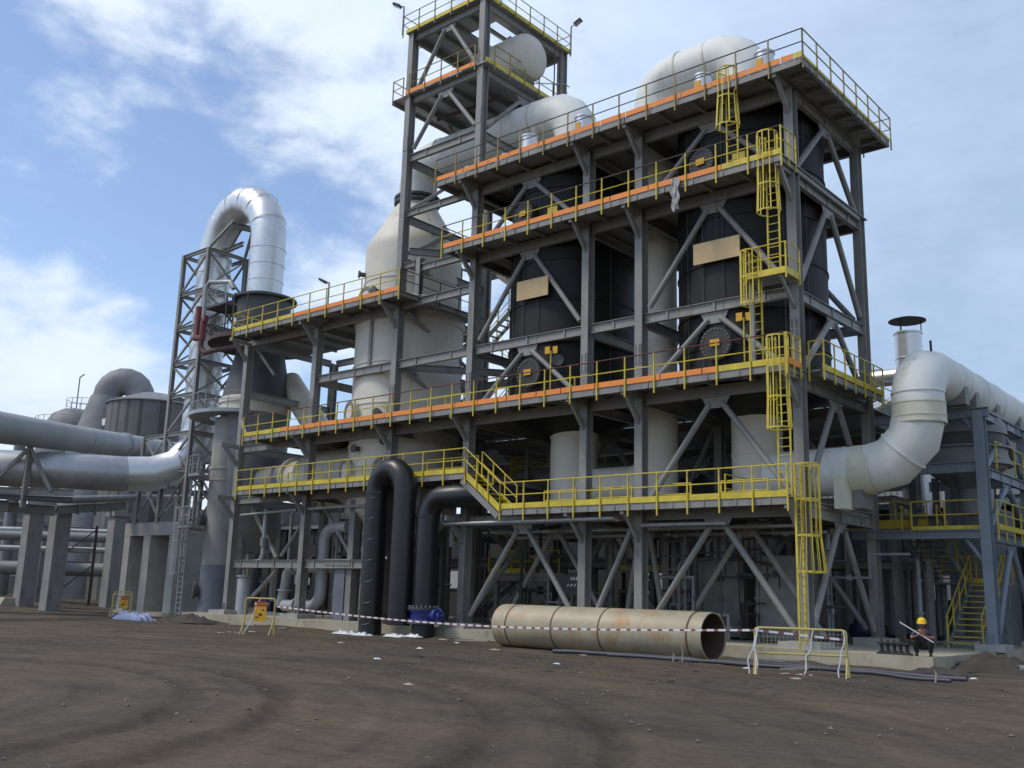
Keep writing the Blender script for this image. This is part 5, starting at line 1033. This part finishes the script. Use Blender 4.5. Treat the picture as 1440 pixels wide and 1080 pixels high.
for i, (x, y, z1, r_, m_) in enumerate(((-6.1, 4.6, 4.6, .1, 'galv'), (-5.75, 5.2, 4.9, .2, 'gpipe'), (-7.4, 5.0, 4.8, .25, 'mgrey'), (-6.55, 3.0, 3.6, .07, 'lgrey'), (-1.2, 5.4, 4.9, .12, 'gpipe'), (-.8, 4.0, 4.9, .06, 'iron'), (-8.3, 5.6, 4.9, .18, 'mgrey'), (-11.6, 5.4, 4.9, .15, 'mgrey'), (-13.4, 5.8, 4.9, .08, 'galv'), (-27.2, 2.0, 6.4, .08, 'galv'), (-31.6, 2.2, 6.4, .1, 'galv'), (-25.3, 1.4, 6.5, .06, 'iron'), (-22.6, 4, 6.3, .12, 'mgrey'), (1.0, 9.2, 4.4, .1, 'gpipe'), (-.2, 10.4, 5.8, .18, 'mgrey'))):
    solo(MB().tube([(x, y, ZS), (x, y, z1-.3), (x+.12, y+.1, z1-.05), (x+.4, y+.3, z1)], r_, 10).lathe((x, y, ZS+1.2), [(r_, 0), (r_*1.7, .001), (r_*1.7, .08), (r_, .081)], 12).lathe((x, y, ZS+2.5), [(r_, 0), (r_*1.7, .001), (r_*1.7, .08), (r_, .081)], 12), 'standing_pipe', m_, 'upright pipe among the dim equipment at the foot of the frame', 'pipe', (x, y, ZS), 'upright pipes at the foot of the frame')
def panel_tank(label, x0, x1, y0, y1, z1, m_, wheel=None):
    t = thing('panel_tank', label, 'tank', ((x0+x1)/2, (y0+y1)/2, ZS)); MB().box(x0, y0, ZS+.12, x1, y1, z1).build('shell', m_, t)
    for z in (ZS+.15, (ZS+z1)/2, z1-.08): MB().box(x0-.03, y0-.04, z-.04, x1+.03, y0-.001, z+.04).build('rib', m_, t)
    for x in (x0+.12, x1-.12): MB().box(x-.05, y0-.06, ZS, x+.05, y0-.041, z1).build('edge_post', m_, t)
    MB().lathe(((x0+x1)/2, y0-.01, z1-.7), [(.14, 0), (.14, .12), (.02, .13)], 16, (0, -1, 0)).build('nozzle', 'iron', t)
    if wheel:
        q = V(wheel); mb = MB(); mb.tube([q+V((.2*math.cos(R(a)), 0, .2*math.sin(R(a)))) for a in range(0, 361, 20)], .022, 6); mb.bar(q-V((.2, 0, 0)), q+V((.2, 0, 0)), .025, .025); mb.bar(q-V((0, 0, .2)), q+V((0, 0, .2)), .025, .025); mb.tube([q, (q.x, y0, q.z)], .03, 8); mb.build('handwheel', 'iron', t)
panel_tank('grey panel tank with a dark handwheel in the end bay', -6.2, -4.15, 4.0, 5.8, 3.55, 'lgrey', (-5.2, 3.6, 1.25)); panel_tank('pale panel tank in the end bay, right of the slim pipe trellis', -3.45, -1.55, 3.6, 5.6, 3.75, 'lgrey')
panel_tank('dim grey panel tank behind the handwheel tank', -8.9, -6.9, 7.2, 8.8, 4.6, 'mgrey'); panel_tank('dim tall panel tank behind the second column from the left', -26.2, -24.6, 5.2, 6.2, 3.6, 'bluepanel')
t = thing('pipe_trellis', 'thin dark instrument pipes bent in steps between the two panel tanks', 'pipes', (-4, 3.5, ZS))
for i, (x, z0, z1, x2) in enumerate(((-4.0, .6, 3.9, -3.2), (-3.8, 2.6, 4.4, -3.1), (-3.55, 2.6, 4.4, -2.8), (-3.3, 2.5, 4.5, -2.6), (-3.05, 2.5, 4.6, -2.3), (-3.7, .9, 1.9, -2.9))): MB().tube([(x, 3.35, z0), (x, 3.35, z1), (x2, 3.35, z1+.01)] if i % 2 else [(x, 3.35, z1), (x, 3.35, z0+.9), (x2, 3.35, z0+.88), (x2, 3.35, z0)], .035, 6).build('instrument_pipe', 'iron', t)
MB().box(-4.1, 3.3, 2.95, -2.7, 3.36, 3.05).build('clamp_bar', 'iron', t)
t = thing('red_valve', 'small red handwheel valve on a thin pipe in the end bay', 'valve', (-6.9, 3.4, 2.3)); MB().tube([(-7.6, 3.4, 2.3), (-6.2, 3.4, 2.3)], .05, 8).build('pipe_run', 'iron', t); MB().lathe((-6.75, 3.4, 2.3), [(.17, 0), (.17, .06), (.05, .07), (.05, .25)], 16, (0, -1, 0)).build('handwheel', 'red', t)
def pump(label, x, y, rz, m_='dkblue'):
    t = thing('pump_set', label, 'pump', (x, y, ZS), R(rz))
    MB().box(-.9, -.3, 0, .9, .3, .18).build('base', 'mgrey', t, local=True); mo = MB().lathe((-.75, 0, .5), [(.12, 0), (.26, .04), (.28, .1), (.28, .75), (.2, .8), (.06, .82), (.06, 1.0)], 20, (1, 0, 0)).build('motor', m_, t, local=True)
    MB().box(-.55, -.1, .76, -.3, .1, .92).build('terminal_box', m_, mo, local=True); MB().lathe((.45, 0, .5), [(.2, -.18), (.36, -.12), (.38, 0), (.36, .12), (.2, .18), (.16, .4), (.24, .41), (.24, .46)], 24, (1, 0, 0)).build('casing', 'iron', t, local=True)
    MB().tube([(.45, .2, .6), (.45, .2, 1.15)], .11, 12).build('discharge', 'iron', t, local=True)
pump('blue pump motor behind the danger barrier', -32.0, 1.6, 20); pump('blue pump behind the open end of the loose pipe', -7.2, 4.2, 10); pump('dark blue pump behind the long mesh barrier, right of the yellow ladder', -.6, 7.6, 60); pump('dark pump between the two middle columns', -8.2, 3.0, 0, 'dgrey'); pump('dark pump behind the black valve pipe', -14.6, 3.2, 15, 'dgrey'); pump('dark pump under the white vessel', -22.5, 1.4, 0, 'dgrey')
pump('dark blue pump behind the yellow treaded stair', 5.5, 15.2, 40)
solo(MB().tube([(-31.3, 1.6, 1.05), (-31.0, 1.6, 1.9), (-30.9, 1.6, 2.5)]+arc((-30.3, 1.6, 2.5), .6, 180, 90, (1, 0, 0), (0, 0, 1), 6)[1:]+[V((-26.6, 1.6, 3.1))], .27, 20).lathe((-30.2, 1.6, 3.1), [(.27, 0), (.4, .001), (.4, .1), (.27, .101)], 20, (1, 0, 0)).lathe((-30.95, 1.6, 1.8), [(.27, 0), (.42, .001), (.42, .1), (.27, .101)], 20), 'loop_pipe', 'gpipe', 'grey elbow pipe rising from the blue pump to run right below the low beam', 'pipe', (-30.9, 1.6, ZS))
solo(MB().tube([(-30.4, 1.2, 1.05), (-28.2, 1.2, 1.05)]+arc((-28.2, 1.2, 1.95), .9, -90, 0, (1, 0, 0), (0, 0, 1), 6)[1:]+[V((-27.3, 1.2, 4.4))]+arc((-26.5, 1.2, 4.4), .8, 180, 90, (1, 0, 0), (0, 0, 1), 6)[1:]+[V((-25.4, 1.2, 5.2))], .3, 20).lathe((-29.3, 1.2, 1.05), [(.3, 0), (.44, .001), (.44, .1), (.3, .101)], 20, (1, 0, 0)).lathe((-28.6, 1.2, 1.05), [(.3, 0), (.44, .001), (.44, .1), (.3, .101)], 20, (1, 0, 0)), 'loop_pipe', 'gpipe', 'grey pipe hugging the plinth then climbing beside the third column', 'pipe', (-28, 1.2, ZS))
t = thing('canister_filter', 'slim grey canister on a bent pipe just right of the leftmost column', 'filter', (-33.6, .7, ZS)); MB().lathe((-33.6, .7, 0), [(.36, ZS), (.36, 2.4), (.3, 2.5), (.42, 2.52), (.42, 2.6), (.16, 2.62)], 24).build('canister', 'gpipe', t); MB().tube([(-33.6, .7, 2.6), (-33.6, .7, 3.0), (-33.2, .7, 3.35), (-32.2, .7, 3.4), (-32.0, .7, 3.8), (-32.0, .7, 6.3)], .12, 12).build('pipe_run', 'gpipe', t); MB().lathe((-32.0, .7, 4.2), [(.12, 0), (.2, .02), (.2, .5), (.12, .52)], 16).build('valve', 'mgrey', t)
t = thing('duct_leg', 'pale blue grey box column left of the black pipe loop', 'column', (-24.6, .6, ZS)); MB().box(-25.2, .3, ZS, -24.4, 1.0, 3.15).build('lower_box', 'bluepanel', t); MB().box(-24.35, .35, ZS, -23.95, .8, 6.5).build('post', 'lgrey', t); MB().box(-25.9, .2, 3.16, -23.9, 1.2, 3.5).build('cap', 'lgrey', t)
t = thing('louvre_stand', 'stack of pale shelves on thin posts behind the black pipe loop', 'rack', (-22, .9, ZS))
for z in (3.9, 4.75, 5.5, 6.1): MB().box(-23.6, .6, z, -19.5, 1.5, z+.07).build('shelf', 'galv', t)
for x, z, m_ in ((-22.7, 4.82, 'whitep'), (-22.4, 5.57, 'whitep'), (-22.9, 3.97, 'plastic')): MB().box(x-.7, .65, z, x+.6, 1.2, z+.42).build('white_panel', m_, t)
for x in (-23.5, -21.5, -19.6): MB().bar((x, .65, ZS), (x, .65, 6.2), .09, .09, (0, 1, 0)).build('post', 'steel', t)
solo(MB().tube([(-21.0, -.35, ZS-.4), (-21.0, -.35, 3.3), (-20.9, -.3, 3.5), (-20.6, -.3, 3.5)], .07, 8), 'drain_pipe', 'galv', 'thin grey pipe standing just left of the black pipe loop', 'pipe', (-21, -.35, 0))
# thin conduits hung below the lower walkway
for lab, pts, r_ in (('thin white pipe slung under the walkway left of the second column', ((-33.4, .0, 5.95), (-28.3, .0, 6.1)), .07), ('thin white pipe slung under the walkway between the second and third columns', ((-27.3, .0, 6.1), (-22.2, .0, 6.15)), .07), ('long pale pipe with a bent end slung below the lowest walkway', ((-16.6, -.85, 5.75), (-16.6, -.85, 5.1), (-16.4, -.85, 4.98), (-7.2, -.85, 5.0), (-7.1, -.6, 4.95)), .08), ('pale pipe slung below the lowest walkway in the end bay', ((-6.3, -.2, 4.75), (-2.6, -.2, 4.75)), .08)):
    solo(MB().tube(pts, r_, 10), 'conduit_pipe', 'galv', lab, 'pipe', pts[0])
for x, z0, z1 in ((-18.5, 5.6, 7.0), (-16.3, 4.9, 6.9)): solo(MB().bar((x, -.4, z0-.9), (x, -.4, z1), .16, .16, (0, 1, 0)), 'hanger', 'steel', 'grey hanger post carrying the horizontal black pipe, %s' % ('left of two' if x < -17 else 'right of two'), 'hanger', (x, -.4, z0))
t = thing('safety_sign', 'dark safety sign with white marks behind the fifth column', 'sign', (-12.4, 3.5, ZS)); MB().box(-13.0, 3.5, 2.0, -11.9, 3.53, 2.95).build('board', 'dgrey', t); MB().bar((-12.45, 3.56, ZS), (-12.45, 3.56, 2.9), .06, .06, (0, 1, 0)).build('post', 'steel', t)
for x in (-12.65, -12.45, -12.25): MB().prism((x, 3.49, 0), (x, 3.498, 0), [(-.08, 2.4), (.0, 2.4), (.1, 2.52), (.02, 2.52)]).build('mark', 'whitep', t)
for x in (-12.45, -12.3, -12.15): MB().box(x-.045, 3.488, 2.68, x+.045, 3.499, 2.82).build('glyph', 'whitep', t)
# inner platforms
t = thing('inner_platform', 'small yellow railed inner platform low in the bay right of the black pipes', 'platform', (-18.3, 6, 3)); MB().box(-19.6, 5.9, 2.95, -14.8, 8.2, 3.05).build('deck', 'steel', t); toe(t, (-19.5, 5.88), (-17.2, 5.88), 3.05, 'yellow', hgt=.22); handrail(t, [(-19.6, 5.86, 3.05), (-15.0, 5.86, 3.05)], below=0); MB().ibeam((-19.6, 6.1, 2.8), (-14.8, 6.1, 2.8), .2, .3).build('beam', 'steel', t)
for x in (-19.3, -15.1): MB().bar((x, 6.2, ZS), (x, 6.2, 2.7), .2, .2, (0, 1, 0)).build('post', 'steel', t)
for sg in (-1, 1): MB().tube([(-17.2+sg*1.9, 6.2, .9), (-17.2+sg*.3, 6.2, 2.6)], .1, 10).build('brace', 'steel', t)
t = thing('inner_walkway', 'dim yellow edged walkway low behind the two middle columns', 'walkway', (-10, 8.6, 3.4)); MB().box(-13, 8.2, 3.2, -6.5, 9.2, 3.3).build('deck', 'steel', t); toe(t, (-13, 8.18), (-6.5, 8.18), 3.3, 'yellow', hgt=.24); handrail(t, [(-13, 8.16, 3.3), (-6.5, 8.16, 3.3)], 'galv', 'galv', 'galv', below=0)
s = thing('rear_stair_tower', 'zigzag stair tower behind the frame between the white vessel and the left black tank', 'stair', (-21.5, 8.6, ZS))
for x in (-24.2, -18.6):
    for y in (7.6, 10.2): MB().bar((x, y, ZS), (x, y, 21), .2, .2, (0, 1, 0)).build('post', 'steel', s)
for i in range(8):
    z = .6+2.55*i; a, b = (-23.0, -19.8) if i % 2 == 0 else (-19.8, -23.0); y = 8.0 if i % 2 == 0 else 9.4
    for yy in (y, y+.8): MB().bar((a, yy, z), (b, yy, z+2.4), .05, .24).build('stringer', 'steel', s)
    for k in range(9): q = (k+.5)/9; MB().box(a+(b-a)*q-.12, y+.03, z+2.4*q, a+(b-a)*q+.12, y+.77, z+2.4*q+.03).build('tread', 'galv', s)
    for yy in (y-.02, y+.82): handrail(s, [(a, yy, z+.1), (b, yy, z+2.5)], 'yellow', 'yellow', 'yellow', below=0, step=1.1)
    bx_ = b; MB().box(min(b, b+(1.2 if b > -21 else -1.2)), 7.7, z+2.4, max(b, b+(1.2 if b > -21 else -1.2)), 10.2, z+2.46).build('landing', 'steel', s); handrail(s, [(b, 7.65, z+2.46), (b+(1.2 if b > -21 else -1.2), 7.65, z+2.46)], below=0)
t = thing('rear_platform', 'yellow railed rear platform seen under the longest walkway right of the tower column', 'platform', (-17, 9, 8.6)); MB().box(-20.5, 8.6, 8.5, -14, 9.8, 8.6).build('deck', 'steel', t); toe(t, (-20.5, 8.58), (-15, 8.58), 8.6, 'yellow'); handrail(t, [(-20.5, 8.56, 8.6), (-14.2, 8.56, 8.6)], below=0)
for x in (-20, -14.3): MB().bar((x, 9, ZS), (x, 9, 8.5), .22, .22, (0, 1, 0)).build('post', 'steel', t)
t = thing('rear_cross_walk', 'dim yellow platform behind the elbow of the white main', 'platform', (.5, 9.5, 5.2)); MB().box(-2.2, 8.9, 5.0, 1.6, 9.9, 5.1).build('deck', 'steel', t); toe(t, (-2.2, 8.88), (1.6, 8.88), 5.1, 'yellow', hgt=.35); handrail(t, [(-2.2, 8.86, 5.1), (1.6, 8.86, 5.1)], below=0)
for x in (-2, 1.4): MB().bar((x, 9.4, ZS), (x, 9.4, 5), .2, .2, (0, 1, 0)).build('post', 'steel', t)
solo(MB().tube([(-6, 16, 7.6), (18, 16, 7.6)], .16, 14), 'background_pipe', 'silver', 'long bright level pipe behind the frame at the far right', 'pipe', (6, 16, 7.6))
for i, (x, y, r_, h, m_) in enumerate(((-3.6, 14.6, 1.1, 4.6, 'lgrey'), (1.8, 15.6, 1.4, 5.6, 'mgrey'), (8.2, 15.5, 1.5, 4.4, 'dkblue'), (-28.5, 9.2, 1.6, 4.4, 'mgrey'))):
    solo(MB().lathe((x, y, ZS-.45 if x > 4.6 else ZS), [(r_, 0), (r_, h), (r_*.92, h+.2), (.25, h+.55), (.25, h+.8)], 36).lathe((x, y, ZS+h*.5), [(r_, 0), (r_+.05, .001), (r_+.05, .08), (r_, .081)], 36), 'storage_tank', m_, ('pale round tank in the gloom behind the right front column', 'grey round tank in the gloom behind the switchback stair', 'blue round tank at the extreme right edge', 'grey round tank in the gloom behind the leftmost bay')[i], 'tank', (x, y, ZS))

# second row of structure further back, added to darken the inside of the plant
rf2 = thing('back_steelwork', 'dim second steel frame behind the tanks carrying a rear deck added to darken the bays', 'steel frame', (-12, 13, ZS))
for x in (-27, -20.5, -13.5, -7, -.4): column(x, 12.9, ZS, 9.9, rf2)
for a, b in ((-27, -20.5), (-20.5, -13.5), (-13.5, -7), (-7, -.4)):
    beam((a+CW, 13.1, 9.6), (b, 13.1, 9.6), .45, .2, rf2); beam((a+CW, 13.1, 7.4), (b, 13.1, 7.4), .36, .2, rf2)
for x in (-27, -20.5, -13.5, -7, -.4): beam((x+.18, 7.1, 9.6), (x+.18, 12.85, 9.6), .4, .2, rf2)
MB().box(-27.3, 7.25, 9.9, .2, 13.6, 9.96).build('deck', 'steel', rf2)
for x0, x1 in ((-7, -.4), (-20.5, -13.5)): chevron(x0+CW, x1, 1, 7.2, 13.1, par=rf2)
handrail(rf2, [(.1, 7.4, 10), (.1, 13.5, 10)], below=.1)
t = thing('rear_fan_housing', 'dark round fan housing between the lower decks behind the middle columns', 'fan', (-10.5, 10, 5)); MB().lathe((-10.5, 9.6, 6.6), [(.5, 0), (1.7, .02), (1.75, .1), (1.75, 1.5), (1.7, 1.6), (.5, 1.62)], 36, (0, 1, 0)).build('housing', 'dgrey', t); MB().box(-11.6, 9.5, 3.3, -9.4, 11.3, 4.9).build('base', 'mgrey', t)
t = thing('rear_box_duct', 'pale box duct with dark frame bars behind the end bay of the frame', 'duct', (-8, 15, 7)); MB().box(-12.5, 14.5, 7.2, -6.5, 17, 9.6).build('duct', 'lgrey', t)
for x in (-11.5, -10, -8.5, -7): MB().bar((x, 14.4, 6.9), (x, 14.4, 10.6), .22, .15, (0, 1, 0)).build('frame_bar', 'dgrey', t)
for z in (7.5, 8.6, 9.6): MB().bar((-12.6, 14.38, z), (-6.4, 14.38, z), .12, .2).build('frame_bar', 'dgrey', t)
solo(MB().tube([(-24, 8.6, 8.2), (-9, 8.6, 8.2)], .55, 24), 'rear_duct', 'mgrey', 'dim level duct behind the yellow stair between the lower decks', 'duct', (-16, 8.6, 8.2))
solo(MB().bar((-33.9, -.25, 11.6), (-33.0, -.25, 10.25), .25, .06, (0, 1, 0)), 'timber_plank', 'timber', 'loose timber plank leaning on the left end of the longest walkway', 'plank', (-33.5, -.25, 10.2))

for y, z in ((1.9, 4.7), (3.4, 4.55)):
    t = thing('cable_tray', 'ladder type cable tray hung below the lowest walkway deck, %s' % ('nearer the front' if y < 2 else 'deeper inside'), 'cable tray', (-8, y, z))
    for yy in (y-.25, y+.25): MB().box(-15.8, yy-.02, z, -.2, yy+.02, z+.1).build('side_rail', 'galv', t)
    for i in range(26): MB().box(-15.6+i*.6, y-.24, z+.02, -15.54+i*.6, y+.24, z+.05).build('cross_rung', 'galv', t)
    for i in range(4): MB().tube([(-14+i*4, y, z+.1), (-14+i*4, y, 5.3)], .015, 5).build('hanger_rod', 'steel', t)
    for i in range(4): MB().tube([(-15.7, y-.15+i*.1, z+.08), (-10, y-.13+i*.09, z+.08), (-.3, y-.15+i*.1, z+.08)], .03, 6).build('cable', 'ink', t)

# inner brace frames and dense small piping that fill the lower bays
for x0, x1 in ((XD+CW, XE), (XF+CW, XG), (XE+CW, XF)): chevron(x0, x1, .75, 4.9, 2.6)
rng = random.Random(31)
for i in range(34):
    x = rng.choice((rng.uniform(-16, -9.6), rng.uniform(-6.4, -.3), rng.uniform(-33, -22))); y = rng.uniform(2.4, 6.0); z = rng.uniform(1.2, 4.6); Ln = rng.uniform(1.2, 3.4); r_ = rng.choice((.03, .04, .05, .08)); s_ = rng.choice((-1, 1)); dz = rng.uniform(.4, 1.6)
    pts = [(x, y, ZS), (x, y, z), (x+s_*Ln*.5, y, z), (x+s_*Ln*.5, y, min(5, z+dz)), (x+s_*Ln, y, min(5, z+dz))]
    mb = MB().tube(pts, r_, 8); q = V(pts[1]).lerp(V(pts[2]), .5); mb.lathe((x, y, z*.5+.2), [(r_, -.1), (r_*2.2, -.1), (r_*2.2, .1), (r_, .1)], 10)
    mb.lathe(q-V((.1*s_, 0, 0)), [(r_, 0), (r_*2.4, 0), (r_*2.4, .2), (r_, .2)], 10, (s_, 0, 0))
    solo(mb, 'small_pipe', rng.choice(('iron', 'mgrey', 'dgrey', 'galv')), 'small stepped pipe with a fitting in the dim lower bays', 'pipe', (x, y, ZS), 'small stepped pipes in the lower bays')
for i in range(10):
    x = -15.5+i*1.6+rng.uniform(-.3, .3); y = rng.uniform(4.5, 7.5); h_ = rng.uniform(.9, 1.9)
    t = thing('control_box', 'small dark control box on a post in the dim lower bays', 'control box', (x, y, ZS), 0, 'control boxes in the lower bays'); MB().bar((0, 0, 0), (0, 0, h_), .06, .06, (0, 1, 0)).build('post', 'steel', t, local=True); MB().box(-.22, -.12, h_-.3, .22, .04, h_+.3).build('box', 'mgrey' if i % 3 else 'dgrey', t, local=True); MB().box(-.14, -.135, h_+.02, .14, -.121, h_+.2).build('panel', 'ink', t, local=True)
# scrap by the plinth
for i, (x, y, a, Ln, m_) in enumerate(((-13.5, -1.9, 12, 1.6, 'timber'), (-14.6, -2.4, -25, .9, 'timber'), (-.4, -1.6, 6, 2.2, 'mgrey'), (1.9, -4.6, 40, .8, 'timber'), (-29.5, -2.0, 8, 1.8, 'timber'), (-26.2, -1.9, -14, 1.1, 'mgrey'))):
    c_ = math.cos(R(a))*Ln/2; s_ = math.sin(R(a))*Ln/2; z = gz(x, y)+.05
    solo(MB().bar((x-c_, y-s_, z), (x+c_, y+s_, z+.03), .11, .05), 'scrap_length', m_, 'short length of scrap lying on the earth along the plinth', 'scrap', (x, y, z), 'scrap lengths along the plinth')
